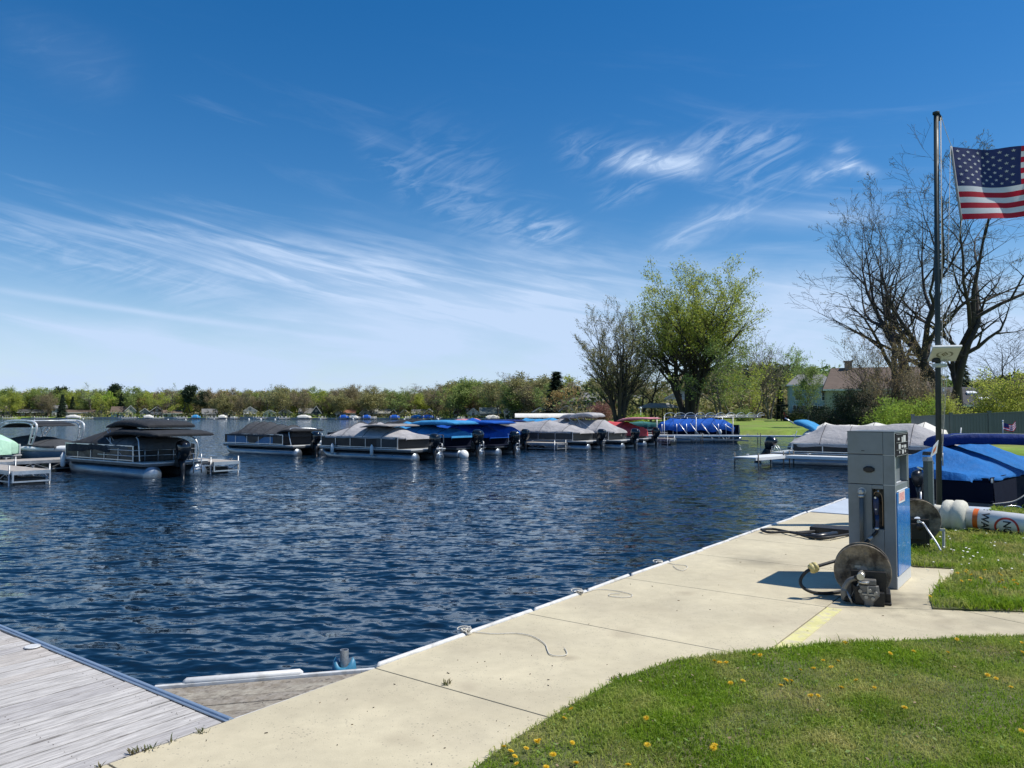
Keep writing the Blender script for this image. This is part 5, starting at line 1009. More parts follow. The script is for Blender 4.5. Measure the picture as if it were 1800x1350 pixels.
# long white lift canopy
e = empty('boat_lift', (.3, 80, WZ)); tag(e, 'boat lift with a long low white canopy behind the sky blue covers', 'boat lift')
mb = MB(); mb.loft([[Vector((x, y, z)) for y, z in ((-1.6, 1.95), (-1.5, 2.15), (0, 2.38), (1.5, 2.15), (1.6, 1.95))] for x in (0, .6, 5.6, 6.2)], closed=False, caps=False); mb.build('canopy', cv['white'], e)
for x in (.5, 5.7):
    for y in (-1.5, 1.5): MB().tube([(x, y, -1), (x, y, 2.0)], .05, 6).build('post', dark_metal, e)
pontoon('dark covered boat under the long white canopy', (.8, 80), 0, 5.2, 'navy', [(.3, 1.4), (3, 1.75), (5.2, 1.3)], side='navy', skirt=.3, det=1, motor=0, seed=7)
# pale mooring buoys on the open water
bpx = (296, 327, 310, 377, 398, 438, 459, 484, 564, 608, 621, 711, 770, 147)
for i, (px, py, r_) in enumerate(((296, 738, .2), (327, 738, .2), (310, 747, .12), (377, 737, .15), (398, 738, .2), (438, 738, .28), (459, 738, .28), (484, 738, .26), (564, 737, .2), (565, 737.5, .2), (608, 737, .26), (621, 737.5, .28), (711, 738.5, .3), (770, 738, .34), (147, 737, .2))):
    if i == 9: continue
    Y = (CH - WZ) * F / (py - 728); x = (px - 900) / F * Y; e = empty('mooring_buoy', (x, Y, WZ)); tag(e, 'white mooring buoy on the open water before the far shore, ' + ORD[sorted(bpx).index(px) + 1] + ' from the left', 'buoy', 'white mooring buoys off the far shore')
    MB().sphere((0, 0, r_ * .5), r_ * 1.5, nu=10, nv=6).build('float', white_paint, e); MB().tube([(0, 0, r_), (0, 0, r_ * 2.2)], .05, 6).build('eye', galv, e)
# ================================================================== TREES
def tree_mesh(name, seed, h, width, stems=1, fork=.25, lv=(6, 6, 5), ang=(35, 40, 45), ratio=(.55, .5, .5), trop=(.25, .2, .1), wob=.16, leaves=6, ls=.25, thr=.07, r0=.35, mats=None, vase=0, clear=.18, lspread=.35, hard=False, rmin=.015, narrow=1.0, cut=0):
    """returns (trunk mesh, crown mesh): recursive limbs, terminal twigs and leaf sized faces; scaled to the wanted height and width"""
    rg = random.Random(seed); segs = []; tips = []
    def grow(p, d, L_, r_, level):
        n = (8, 6, 4, 3)[min(level, 3)]; pts = [(p.copy(), r_)]; dd = d.copy()
        for i in range(n):
            dd = (dd + Vector((rg.gauss(0, wob), rg.gauss(0, wob), rg.gauss(0, wob * .6) + (trop[min(level, len(trop) - 1)] * (.3 if level == 0 and i < 3 else 1))))).normalized()
            p = p + dd * (L_ / n); pts.append((p.copy(), max(rmin, r_ * (1 - .93 * ((i + 1) / n) ** .85))))
        for a, b_ in zip(pts, pts[1:]): segs.append((a[0], b_[0], a[1], b_[1], level))
        if level >= len(lv):
            tips.append((pts[0][0], pts[-1][0])); return
        k = lv[level]; k = max(2, int(k * rg.uniform(.75, 1.25)))
        for c_ in range(k):
            f = clear + (1 - clear) * (c_ + rg.random()) / k if level == 0 else .15 + .85 * (c_ + rg.random()) / k
            x = f * n; i = min(int(x), n - 1); q_ = pts[i][0].lerp(pts[i + 1][0], x - i); rr_ = pts[i][1] + (pts[i + 1][1] - pts[i][1]) * (x - i)
            base = (pts[i + 1][0] - pts[i][0]).normalized(); az = rg.uniform(0, 6.283) if level else c_ * 2.4 + rg.uniform(-.5, .5)
            pr = base.orthogonal().normalized(); pr = Matrix.Rotation(az, 3, base) @ pr; an = R(ang[min(level, len(ang) - 1)] * rg.uniform(.65, 1.3))
            nd = (base * math.cos(an) + pr * math.sin(an)).normalized()
            grow(q_, nd, L_ * ratio[min(level, len(ratio) - 1)] * rg.uniform(.7, 1.2) * (1.15 - .55 * f if level == 0 else 1.1 - .4 * f), max(rmin, min(rr_ * .8, r_ * .56)), level + 1)
        tips.append((pts[-2][0], pts[-1][0]))
    for s in range(stems):
        a = 6.283 * s / stems + rg.uniform(-.4, .4); t_ = fork * 1.55 * math.sqrt(((s * 5) % stems + .35) / stems) * rg.uniform(.9, 1.1) if stems > 1 else fork * .2
        grow(Vector((math.cos(a) * r0 * .7, math.sin(a) * r0 * .7, -.3)) if stems > 1 else Vector((0, 0, -.3)), Vector((math.cos(a) * t_, math.sin(a) * t_, 1)).normalized(), h * .85 * rg.uniform(.92, 1.03) * (1 - .35 * t_ * t_ / max(fork * 1.7, .01) ** 2 if stems > 1 else 1), r0 * (1 if stems == 1 else .62), 0)
    P0 = np.array([s[0] for s in segs]); P1 = np.array([s[1] for s in segs]); r0_ = np.array([s[2] for s in segs]); r1_ = np.array([s[3] for s in segs])
    T0 = np.array([t_[0] for t_ in tips]); T1 = np.array([t_[1] for t_ in tips])
    zmax = np.percentile(T1[:, 2], 98.5); cen = (np.percentile(T1[:, :2], 4, axis=0) + np.percentile(T1[:, :2], 96, axis=0)) / 2; ex = np.percentile(np.abs(T1[:, :2] - cen), 97); sc = np.array([width / 2 / ex, width / 2 / ex, h / zmax])
    def fit(P_):                       # widen the crown towards its top, keep the stems upright at the base
        f = np.clip(P_[:, 2] / zmax / .55, 0, 1)[:, None]; f = f * f * (3 - 2 * f); Q = P_ * np.array([1, 1, sc[2]]); Q[:, :2] = (Q[:, :2] - cen * f) * (1 + (sc[0] - 1) * f); return Q
    P0, P1, T0, T1 = fit(P0), fit(P1), fit(T0), fit(T1)
    def tubes(msk, n):
        a, b_, ra, rb = P0[msk], P1[msk], r0_[msk], r1_[msk]; d = b_ - a; L_ = np.linalg.norm(d, axis=1)[:, None]; d = d / np.maximum(L_, 1e-6); b_ = b_ + d * ra[:, None] * .25
        ref = np.where(np.abs(d[:, 2:3]) < .9, np.array([[0, 0, 1.]]), np.array([[1., 0, 0]])); u = np.cross(d, ref); u /= np.linalg.norm(u, axis=1)[:, None]; v = np.cross(d, u)
        co = np.empty((len(a), 2 * n, 3))
        for j in range(n):
            w = u * math.cos(6.2832 * j / n) + v * math.sin(6.2832 * j / n); co[:, j] = a + w * ra[:, None]; co[:, n + j] = b_ + w * rb[:, None]
        o = np.arange(len(a))[:, None] * 2 * n; fc = np.concatenate([o + np.array([[j, (j + 1) % n, n + (j + 1) % n, n + j]]) for j in range(n)]) if len(a) else np.zeros((0, 4), int)
        return co.reshape(-1, 3), fc
    big = r0_ > thr; bark, leaf = mats; tw = bark
    co, fc = tubes(big, 8); tm = npmesh(name + '_trunk', co, fc, bark, smooth=True)
    co, fc = tubes(~big, 3); ng = np.random.default_rng(seed)
    if cut: kp = (T1[:, 2] > cut * h) | (ng.random(len(T1)) < .12); T0, T1 = T0[kp], T1[kp]
    if leaves:
        n = len(T0) * leaves; k = np.repeat(np.arange(len(T0)), leaves); f = ng.random(n)[:, None]; c_ = T0[k] * (1 - f) + T1[k] * f + ng.normal(0, lspread, (n, 3)) * ls
        s_ = ls * ng.uniform(.5, 1.3, n)[:, None]; e1_ = ng.normal(0, 1, (n, 3)); e1_ += (T1[k] - T0[k]) / np.maximum(np.linalg.norm(T1[k] - T0[k], axis=1)[:, None], .01) * 1.2; e1_ /= np.linalg.norm(e1_, axis=1)[:, None]
        e2_ = np.cross(e1_, ng.normal(0, 1, (n, 3))); e2_ /= np.linalg.norm(e2_, axis=1)[:, None]; e2_ *= narrow * .55
        lc = np.stack([c_ - e1_ * s_ * .5, c_ + e2_ * s_ * .5, c_ + e1_ * s_ * .5, c_ - e2_ * s_ * .5], 1).reshape(-1, 3); lf = np.arange(n * 4).reshape(n, 4) + len(co)
        me = npmesh(name + '_crown', np.concatenate([co, lc]), np.concatenate([fc, lf]), [bark, leaf]); mi = np.zeros(len(fc) + len(lf), 'i'); mi[len(fc):] = 1; me.polygons.foreach_set('material_index', mi)
    else: me = npmesh(name + '_crown', co, fc, [bark])
    return tm, me
def conifer_mesh(name, seed, h, w, mats, n=1500, ls=.5):
    rg = np.random.default_rng(seed); z = h * (.06 + .94 * rg.random(n) ** 1.25); tier = np.round(z / h * 13) / 13; rad = w / 2 * (1 - z / h) ** .8 * (.55 + .45 * rg.random(n)) * (1 - .35 * np.abs((z / h * 13) % 1 - .3)); a = rg.uniform(0, 6.283, n)
    c_ = np.stack([np.cos(a) * rad, np.sin(a) * rad, z - rad * .25], 1); out = np.stack([np.cos(a), np.sin(a), -.35 + 0 * a], 1); sd = np.stack([-np.sin(a), np.cos(a), rg.normal(0, .3, n)], 1); s_ = ls * rg.uniform(.6, 1.3, n)[:, None]
    co = np.stack([c_ - out * s_, c_ + sd * s_ * .4, c_ + out * s_, c_ - sd * s_ * .4], 1).reshape(-1, 3); me = npmesh(name + '_crown', co, np.arange(n * 4).reshape(n, 4), mats[1])
    mb = MB().tube([(0, 0, -.3), (0, 0, h * .5), (0, 0, h * .99)], [h * .018, h * .012, .02], 7); o = mb.build('t', mats[0]); tm = o.data; bpy.data.objects.remove(o); return tm, me
bark_d = mat('dark bark', (.045, .038, .033), .9, var=.3, vs=3, bump=.5, bs=12, stretch=(1, 1, .3)); bark_g = mat('grey bark', (.13, .115, .10), .9, var=.25, vs=2, bump=.4, bs=10, stretch=(1, 1, .3)); bark_b = mat('brown twigs', (.105, .082, .062), .9, var=.25, vs=2)
def lf(n, a, b_, tr=.35):
    k = 1.25 if 'dark' in n else 2.15; a, b_ = tuple(c_ * k for c_ in a), tuple(c_ * k for c_ in b_)
    return leafmat(n, a, b_, tr, .5, .6)
L_yg = lf('yellow green leaves', (.22, .24, .045), (.155, .18, .035), .55); L_ol = lf('olive buds', (.17, .155, .06), (.12, .12, .05)); L_gr = lf('mid green leaves', (.10, .135, .035), (.13, .16, .045)); L_bg = lf('bright green leaves', (.17, .235, .03), (.125, .18, .03))
L_br = lf('brown buds', (.15, .12, .07), (.125, .11, .055), .3); L_or = lf('orange brown buds', (.20, .13, .05), (.16, .14, .05), .25); L_dk = lf('dark conifer needles', (.032, .055, .036), (.045, .07, .035), .15); L_pg = lf('pale green leaves', (.20, .26, .10), (.15, .21, .07)); L_pk = lf('pink blossom', (.16, .075, .065), (.12, .065, .05), .3)
def place(meshes, label, x, y, rz=0, s=1.0, group=None, cat='tree', name='tree', z=None, sz=None, names=('trunk', 'crown')):
    e = empty(name, (x, y, land_z(x, y) if z is None else z), rz); e.scale = (s, s, sz or s); tag(e, label, cat, group)
    for me, nm in zip(meshes, names):
        if me is not None: link(me, nm, e)
    return e
# --- trees round the basin
def at(px, Y): return (px - 900) / F * Y, Y
x, y = at(1088, 125); place(tree_mesh('budding', 12, 18.6, 13, stems=7, fork=.20, lv=(13, 8, 6), ang=(34, 30, 32), ratio=(.46, .42, .5), trop=(.04, .10, .10), wob=.04, cut=.25, leaves=4, ls=.20, r0=.62, mats=(bark_d, L_ol), clear=.22, thr=.05, lspread=.9), 'fan shaped budding tree at the shore behind the red covered boat', x, y, group=None)
x, y = at(1212, 130); place(tree_mesh('maple', 5, 25.0, 18.8, stems=8, fork=.17, lv=(13, 8, 6), ang=(42, 38, 38), ratio=(.50, .45, .5), trop=(.07, .13, .12), wob=.055, cut=.46, leaves=8, ls=.33, r0=.95, mats=(bark_d, L_yg), clear=.34, thr=.07, lspread=1.1), 'tallest tree in the middle, a yellow green maple with many dark stems', x, y)
x, y = at(1140, 138); place(tree_mesh('olive', 21, 14.5, 15, stems=2, fork=.3, lv=(9, 7, 5), leaves=9, ls=.34, r0=.4, mats=(bark_d, L_ol), trop=(.1, .0, -.05), clear=.15, lspread=1.2), 'dense olive tree filling the gap between the fan shaped tree and the maple', x, y)
x, y = at(1262, 122); place(tree_mesh('droop', 22, 14.5, 13.5, stems=2, fork=.3, lv=(9, 7, 5), leaves=9, ls=.32, r0=.35, mats=(bark_g, L_gr), trop=(.15, .0, -.08), clear=.1, lspread=1.2), 'low spreading mid green tree to the right of the tall maple', x, y)
x, y = at(1322, 128); place(tree_mesh('yg2', 23, 9.5, 10, stems=2, fork=.3, lv=(8, 7, 5), leaves=8, ls=.3, r0=.28, mats=(bark_g, L_yg), trop=(.15, .05, 0), clear=.12, lspread=1.1), 'small yellow green tree at the left end of the lawn', x, y)
x, y = at(1290, 150); place(tree_mesh('bare2', 24, 19, 13, stems=2, fork=.3, lv=(8, 6, 4), leaves=2, ls=.25, r0=.4, mats=(bark_g, L_ol), clear=.3), 'thin nearly bare tree behind the maple, rising past its right side', x, y)
x, y = at(1352, 140); place(tree_mesh('bare3', 25, 14.5, 10, stems=4, fork=.14, lv=(9, 7, 5), leaves=1, ls=.2, r0=.30, mats=(bark_g, L_br), trop=(.2, .2, .2), clear=.3, thr=.05), 'bare upright tree at the back of the lawn', x, y)
x, y = at(1392, 142); place(tree_mesh('pale', 26, 13.8, 10.5, stems=3, fork=.35, lv=(7, 6, 5), leaves=6, ls=.26, r0=.35, mats=(bark_d, L_pg), trop=(.15, .1, .1), clear=.35, lspread=1.0), 'loose pale green tree standing left of the blue grey house', x, y)
x, y = at(1446, 165); place(tree_mesh('pale2', 27, 11.5, 8, stems=2, fork=.3, lv=(7, 5, 4), leaves=5, ls=.3, r0=.3, mats=(bark_g, L_pg), clear=.2), 'thin pale green tree behind the blue grey house roof', x, y)
x, y = at(1419, 84); place(tree_mesh('column', 28, 6.6, 2.9, stems=1, lv=(24, 8, 4), ang=(34, 34, 35), ratio=(.38, .5, .5), leaves=9, ls=.14, r0=.09, mats=(bark_g, L_gr), trop=(.3, .3, .2), wob=.04, clear=.22, thr=.03, rmin=.008, lspread=.9), 'slim young green tree with a pale trunk in front of the blue grey house', x, y)
ys = 53
x, y = at(1600, ys); place(tree_mesh('bigbare', 36, 18.6, 14.5, stems=3, fork=.13, lv=(8, 7, 6, 4), ang=(42, 42, 42, 40), ratio=(.52, .5, .45, .5), trop=(.10, .10, .04, .03), wob=.15, leaves=1, ls=.09, r0=.55, mats=(bark_d, L_ol), clear=.25, thr=.045, rmin=.008), 'large bare dark tree to the left of the flagpole', x, y)
x, y = at(1668, ys + 1); place(tree_mesh('bigbare2', 35, 18.8, 16, stems=3, fork=.17, lv=(8, 7, 6, 4), ang=(44, 42, 42, 40), ratio=(.55, .5, .45, .5), trop=(.09, .08, .04, .03), wob=.15, leaves=0, r0=.60, mats=(bark_d, L_ol), clear=.25, thr=.045, rmin=.008), 'large bare dark tree behind the flag, limbs spreading right', x, y)
x, y = at(1778, 60); place(tree_mesh('bare4', 33, 9.0, 7.5, stems=2, fork=.2, lv=(10, 8, 6), leaves=0, r0=.25, mats=(bark_d, L_ol), trop=(.2, .12, .1), clear=.3, thr=.04, rmin=.008), 'smaller bare tree at the right edge above the green bush', x, y)
x, y = at(1560, 49); place(tree_mesh('redbud', 41, 7.4, 5.4, stems=7, fork=.28, lv=(8, 6, 4), ang=(24, 30, 35), leaves=5, ls=.085, r0=.14, mats=(bark_b, L_or), trop=(.2, .25, .2), wob=.06, clear=.15, thr=.03, rmin=.007, lspread=1.0), 'tall twiggy shrub tree with sparse orange buds left of the big bare trees', x, y)
def shrub(px, Y, w, h, leafm, lab, seed, ls=.10, n=7, bk=None, nm='shrub', lv=(8, 7, 6)):
    x, y = at(px, Y); return place(tree_mesh(nm, seed, h, w, stems=9, fork=.75, lv=lv, ang=(40, 45, 50), ratio=(.5, .5, .5), trop=(.05, .0, 0), wob=.16, leaves=n, ls=ls, r0=.05, mats=(bk or bark_b, leafm), clear=.05, thr=.025, rmin=.006, lspread=1.6), lab, x, y, cat='shrub', name='shrub', names=('stems', 'crown'))
L_sh = lf('dark shrub leaves', (.035, .055, .018), (.06, .07, .025), .2)
shrub(1496, 50, 5.0, 3.0, L_sh, 'dark green shrub directly above the cream covered boat', 51)
shrub(1545, 48, 5.0, 3.0, L_sh, 'dark green shrub between the first dark shrub and the brown one', 52)
shrub(1582, 47, 4.6, 3.9, L_br, 'tall brown budding shrub in front of the big bare trees', 53, n=6)
shrub(1620, 45, 4.0, 3.6, L_br, 'brown budding shrub just left of the flagpole', 54, n=6)
shrub(1596, 43, 3.4, 2.25, L_bg, 'low bright green shrub at the left end of the grey fence', 55)
shrub(1636, 42.5, 3.0, 2.35, L_yg, 'bright yellow green shrub behind the fence left of the flagpole', 56)
shrub(1776, 42, 4.4, 3.5, L_yg, 'large rounded yellow green bush above the fence at the right edge', 57, ls=.11)
shrub(1476, 58, 3.4, 2.2, L_sh, 'low dark shrub in front of the sage house', 58, ls=.12, lv=(7, 6, 4))
shrub(1700, 46, 3.0, 1.9, L_sh, 'dark low shrub in front of the black walled house', 59, ls=.12, lv=(7, 6, 4))
for px, Y, s, lab in ((1692, 75, 7.6, 'dark conifer behind the bare tree right of the flagpole'), (1372, 128, 5.5, 'small dark conifer at the back of the lawn')):
    x, y = at(px, Y); place(conifer_mesh('conifer', px, s, s * .42, (bark_d, L_dk), 1500, .3), lab, x, y, name='conifer')
for px, Y, s, lab, lm in ((1306, 118, 1.5, 'rounded green bush at the left corner of the lawn', L_gr), (1060, 150, 3.6, 'small pink blossoming tree in front of the shingled house', L_pk), (1118, 112, 1.0, 'clipped bright green hedge by the shore', L_bg), (1400, 112, 1.2, 'low dark bush under the blue grey house, left', L_sh), (1440, 112, 1.3, 'low dark bush under the blue grey house, right', L_sh)):
    shrub(px, Y, s * (3 if 'hedge' in lab else 1.25), s, lm, lab, px, ls=.22, n=5, lv=(6, 5, 4))
# ================================================================== BUILDINGS
def sidingm(n, c, sc=7): 
    m = mat(n, c, .7, var=.06, vs=.4, spec=.3)
    t = m.node_tree; N, L = t.nodes, t.links; b = N['Principled BSDF']; tc = N.new('ShaderNodeTexCoord'); w = N.new('ShaderNodeTexWave'); w.bands_direction = 'Z'; w.wave_profile = 'SAW'; w.inputs['Scale'].default_value = sc * .32; L.new(tc.outputs['Object'], w.inputs['Vector'])
    bp = N.new('ShaderNodeBump'); bp.inputs['Strength'].default_value = .5; bp.inputs['Distance'].default_value = .03; L.new(w.outputs['Fac'], bp.inputs['Height']); L.new(bp.outputs[0], b.inputs['Normal']); return m
WM = {k: sidingm(k + ' siding', c) for k, c in dict(white=(.62, .62, .60), cream=(.52, .46, .34), grey=(.25, .26, .26), tan=(.36, .29, .20), brown=(.12, .08, .055), navy=(.035, .055, .075), bluegrey=(.24, .34, .42), sage=(.29, .32, .28), black=(.018, .018, .02), shingle=(.20, .17, .14), orange=(.38, .17, .09), green=(.16, .19, .13)).items()}
RM = {k: mat(k + ' shingle roof', c, .9, var=.14, vs=1.2, bump=.4, bs=6, stretch=(1, 1, 3)) for k, c in dict(grey=(.17, .17, .17), dark=(.055, .055, .06), brown=(.13, .095, .075), light=(.30, .30, .28), orange=(.30, .14, .09), tan=(.27, .23, .18), greygreen=(.20, .23, .21)).items()}
trimm = mat('white trim', (.62, .62, .61), .6, var=.04)
def window(par, x, y, z, w, h, ny=-1, mull=True):
    mb = MB(); f = .07
    for cx_, cz_, sx_, sz_ in ((0, h / 2 + f / 2, w + 2 * f, f), (0, -h / 2 - f / 2, w + 2 * f, f), (-w / 2 - f / 2, 0, f, h), (w / 2 + f / 2, 0, f, h)): mb.box((x + cx_, y + ny * .03, z + cz_), (sx_, .07, sz_))
    if mull: mb.box((x, y + ny * .03, z), (.05, .05, h)); mb.box((x, y + ny * .03, z), (w, .045, .05))
    o = mb.build('window', trimm, par); MB().box((x, y + ny * .012, z), (w, .03, h)).build('pane', glass, o); return o
def house(label, px, Y, w, d, hw, hr, wall, roof, gable='front', rot=0, storeys=1, nw=3, chim=None, porch=None, group=None, wins=None, hip=0, over=.45, z=None, balcony=False, name='house'):
    x, y = at(px, Y); e = empty(name, (x, y, (land_z(x, y) if z is None else z)), rot - .8 * math.atan2(x, y)); tag(e, label, 'house', group)
    if gable == 'front':
        mb = MB(); prof = [(-w / 2, -.6), (w / 2, -.6), (w / 2, hw), (0, hw + hr), (-w / 2, hw)]; vs = [(a, 0, b_) for a, b_ in prof] + [(a, d, b_) for a, b_ in prof]; n = 5
        mb.add(vs, [(0, 1, 2, 3, 4), (9, 8, 7, 6, 5)] + [(j, (j + 1) % 5 + 0, (j + 1) % 5 + 5, j + 5)[::-1] for j in range(5)]); mb.build('wall', WM[wall], e)
        mb = MB(); sl = math.hypot(w / 2, hr); t_ = .14
        for sy in (-1, 1):
            a0_ = Vector((0, 0, hw + hr + .04)); dn = Vector((sy * w / 2, 0, -hr)).normalized() * (sl + over); nn = Vector((sy * hr, 0, w / 2)).normalized() * t_
            p_ = [a0_, a0_ + dn, a0_ + dn + nn, a0_ + nn]; mb.add([v + Vector((0, -over, 0)) for v in p_] + [v + Vector((0, d + over, 0)) for v in p_], [(0, 1, 2, 3), (7, 6, 5, 4), (0, 4, 5, 1), (1, 5, 6, 2), (2, 6, 7, 3), (3, 7, 4, 0)])
        mb.build('roof', RM[roof], e)
        mb = MB()
        for sy in (-1, 1): mb.bar((0, -over - .03, hw + hr + .06), (sy * (w / 2 + over * w / 2 / sl), -over - .03, hw + .06 - over * hr / sl), .05, .22)
        mb.build('gable_trim', trimm, e)
    else:
        mb = MB(); mb.box((0, d / 2, (hw - .6) / 2), (w, d, hw + .6))
        if not hip: mb.add([(-w / 2, 0, hw), (-w / 2, d, hw), (-w / 2, d / 2, hw + hr), (w / 2, 0, hw), (w / 2, d, hw), (w / 2, d / 2, hw + hr)], [(2, 1, 0), (3, 4, 5)])
        mb.build('wall', WM[wall], e)
        mb = MB(); o_ = over; dz = o_ * hr / (d / 2); hx = hip
        vs = [(-w / 2 - o_, -o_, hw - dz), (w / 2 + o_, -o_, hw - dz), (w / 2 + o_, d + o_, hw - dz), (-w / 2 - o_, d + o_, hw - dz), (-w / 2 - o_ + hx, d / 2, hw + hr), (w / 2 + o_ - hx, d / 2, hw + hr)]
        vt = [(a, b_, c_ + .16) for a, b_, c_ in vs]; mb.add(vs + vt, [(6, 7, 11, 10), (8, 9, 10, 11), (7, 8, 11), (9, 6, 10), (0, 3, 2, 1), (0, 1, 7, 6), (1, 2, 8, 7), (2, 3, 9, 8), (3, 0, 6, 9)]); mb.build('roof', RM[roof], e)
        mb = MB(); mb.box((0, -o_ - .03, hw - dz + .08), (w + 2 * o_, .05, .2)); mb.build('gutter', trimm, e)
    roofo = [c_ for c_ in e.children if c_.name.startswith('roof')][0]
    sh = hw / storeys; wz = wins
    if wz is None:
        wz = []
        for s_ in range(storeys):
            for k_ in range(nw):
                if s_ == 0 and k_ == nw // 2 and nw > 1: continue
                wz.append((-w / 2 + w * (k_ + .5) / nw, s_ * sh + sh * .56, min(1.3, w / nw * .55), min(1.3, sh * .48)))
        if gable == 'front' and hr > 1.6: wz.append((0, hw + hr * .32, .9, .8))
    for x_, z_, w_, h_ in wz: window(e, x_, 0, z_, w_, h_)
    if nw > 1 or wins is not None:
        dx = -w / 2 + w * (nw // 2 + .5) / nw; dr = MB().box((dx, -.03, 1.0), (1.0, .08, 2.1)).build('door', mat('dark door', (.06, .05, .05), .4), e)
        MB().box((dx + .35, -.09, 1.0), (.06, .05, .12)).build('handle', galv, dr)
    if chim:
        mb = MB(); mb.box((chim[0], d / 2, hw + hr + chim[1] / 2 - .6), (.9, .9, chim[1] + 1.2)); mb.box((chim[0], d / 2, hw + hr + chim[1] + .08), (1.1, 1.1, .16)); mb.build('chimney', mat('chimney brick', (.30, .20, .16) if chim[2] == 'brick' else (.5, .49, .46), .9, var=.2, vs=5), roofo)
    if porch:
        mb = MB(); mb.box((0, -porch / 2, sh), (w * .96, porch, .14)); mb.box((0, -porch / 2, .08), (w * .96, porch, .16))
        for k_ in range(4): mb.box((-w * .46 + w * .92 * k_ / 3, -porch + .1, sh / 2), (.16, .16, sh))
        mb.build('porch', trimm, e)
    if balcony:
        mb = MB(); mb.box((0, -.8, sh + .05), (w, 1.6, .14)); mb.box((0, -1.55, sh + 1.0), (w, .07, .07))
        for k_ in range(13): mb.box((-w / 2 + w * k_ / 12, -1.55, sh + .55), (.05, .05, .95))
        for k_ in (-1, 0, 1): mb.box((k_ * w * .47, -1.5, sh / 2), (.16, .16, sh))
        mb.build('balcony', trimm, e)
    return e
# right of the basin
house('blue grey two storey house at the back of the lawn with grey roof', 1428, 112, 6.2, 7, 5.3, 1.5, 'bluegrey', 'grey', 'side', 0, 2, 3, hip=1.8, wins=[(1.7, 3.6, .8, 1.2), (-1.9, 3.7, .9, 1.3), (-2.2, 1.3, .9, 1.9), (-1.0, 1.3, .9, 1.9), (.2, 1.3, .9, 1.9), (1.6, 1.3, 1.8, 1.7)])
house('sage house with a large brown roof partly hidden by brown shrubs', 1548, 96, 12.5, 9, 4.4, 2.7, 'sage', 'brown', 'side', 0, 2, 4, hip=1.2, chim=(-3.4, .9, 'brick'), wins=[(-.5, 3.2, 1.0, 1.1), (.9, 3.2, 1.0, 1.1), (4, 3.2, 1.2, 1.1), (-3, 1.2, 1.2, 1.3), (2.5, 1.2, 1.4, 1.3)])
e = house('low black walled house with a dark shingle roof and skylights', 1698, 66, 4.6, 8, 2.2, 1.5, 'black', 'dark', 'side', .1, 1, 2, hip=.5, wins=[(-1.3, 1.2, 1.0, .9)])
ro = [c_ for c_ in e.children if c_.name.startswith('roof')][0]
for sx_, sy_ in ((.9, 2.2), (1.5, .7)):
    mb = MB(); mb.box((sx_, sy_, 2.2 + 1.5 * sy_ / 4 + .26), (.75, .55, .14), mat=Matrix.Rotation(math.atan2(1.5, 4), 3, 'X')); mb.build('skylight', white_paint, ro)
mb = MB(); mb.tube([(-1.2, 2.6, 3.0), (-1.2, 2.6, 3.7)], .06, 8); mb.tube([(-1.2, 2.6, 3.7), (-1.2, 2.6, 3.78)], .1, 8); mb.build('vent_pipe', white_paint, ro)
# grey panel fence: one thing, panels and posts
f0, f1 = Vector((20.6, 39.5, 0)), Vector((29.5, 38.0, 0)); fz = (1.62, 2.05); fd = (f1 - f0); n = 5
fe = empty('panel_fence', (f0.x, f0.y, 0), math.atan2(fd.y, fd.x)); tag(fe, 'solid dark grey panel fence running to the right edge', 'fence'); fm_ = mat('grey vinyl fence', (.105, .125, .13), .6, var=.05, vs=.5)
st = fd.length / n
for k in range(n):
    za, zb = fz[0] + (fz[1] - fz[0]) * k / n, fz[0] + (fz[1] - fz[0]) * (k + 1) / n; mb = MB()
    x0_, x1_ = k * st + .06, (k + 1) * st - .06
    m_ = 12
    for j in range(m_):
        xa, xb = x0_ + (x1_ - x0_) * j / m_, x0_ + (x1_ - x0_) * (j + 1) / m_ - .008; zz_ = za + (zb - za) * (j + .5) / m_; mb.box(((xa + xb) / 2, 0, zz_ / 2 - .2), (xb - xa, .03, zz_ + .35))
    mb.bar((x0_, 0, za), (x1_, 0, zb), .08, .06); mb.build('panel', fm_, fe)
for k in range(n + 1):
    zz_ = fz[0] + (fz[1] - fz[0]) * k / n + .08; mb = MB(); mb.box((k * st, 0, zz_ / 2 - .2), (.13, .13, zz_ + .4)); mb.box((k * st, 0, zz_ + .02), (.17, .17, .05)); mb.build('post', fm_, fe)
# open pavilion, pergola, street lamp and small things on the far lawn
x, y = at(1158, 135); e = empty('pavilion', (x, y, land_z(x, y))); tag(e, 'open wooden pavilion with a pale roof under the trees by the shore', 'pavilion')
mb = MB(); mb.loft([[Vector((sx * a, sy * b_, z_)) for sx, sy in ((-1, -1), (1, -1), (1, 1), (-1, 1))] for a, b_, z_ in ((3.4, 2.2, 2.3), (3.4, 2.2, 2.42), (1.6, .3, 3.2))], sm=False); mb.build('roof', RM['light'], e)
for sx in (-2.9, -1, 1, 2.9):
    for sy in (-1.8, 1.8): mb = MB(); mb.box((sx, sy, 1.15), (.18, .18, 2.4)); mb.bar((sx, sy, 1.7), (sx + .5, sy, 2.3), .09); mb.build('post', mat('brown timber', (.09, .065, .045), .8), e)
x, y = at(1385, 118); e = empty('pergola', (x, y, land_z(x, y))); tag(e, 'dark pergola frame between the lawn trees and the blue grey house', 'pergola')
mb = MB(); [mb.box((sx, sy, 1.1), (.14, .14, 2.4)) for sx in (-1.4, 1.4) for sy in (-1, 1)]; mb.build('posts', black_pl, e); mb = MB(); mb.box((0, -1, 2.3), (3.2, .12, .18)); mb.box((0, 1, 2.3), (3.2, .12, .18)); [mb.box((-1.4 + k * .4, 0, 2.42), (.08, 2.4, .1)) for k in range(8)]; mb.build('rafters', black_pl, e)
x, y = at(1386, 116); e = empty('ride_on_mower', (x, y, land_z(x, y))); tag(e, 'small red ride on mower parked at the pergola', 'mower')
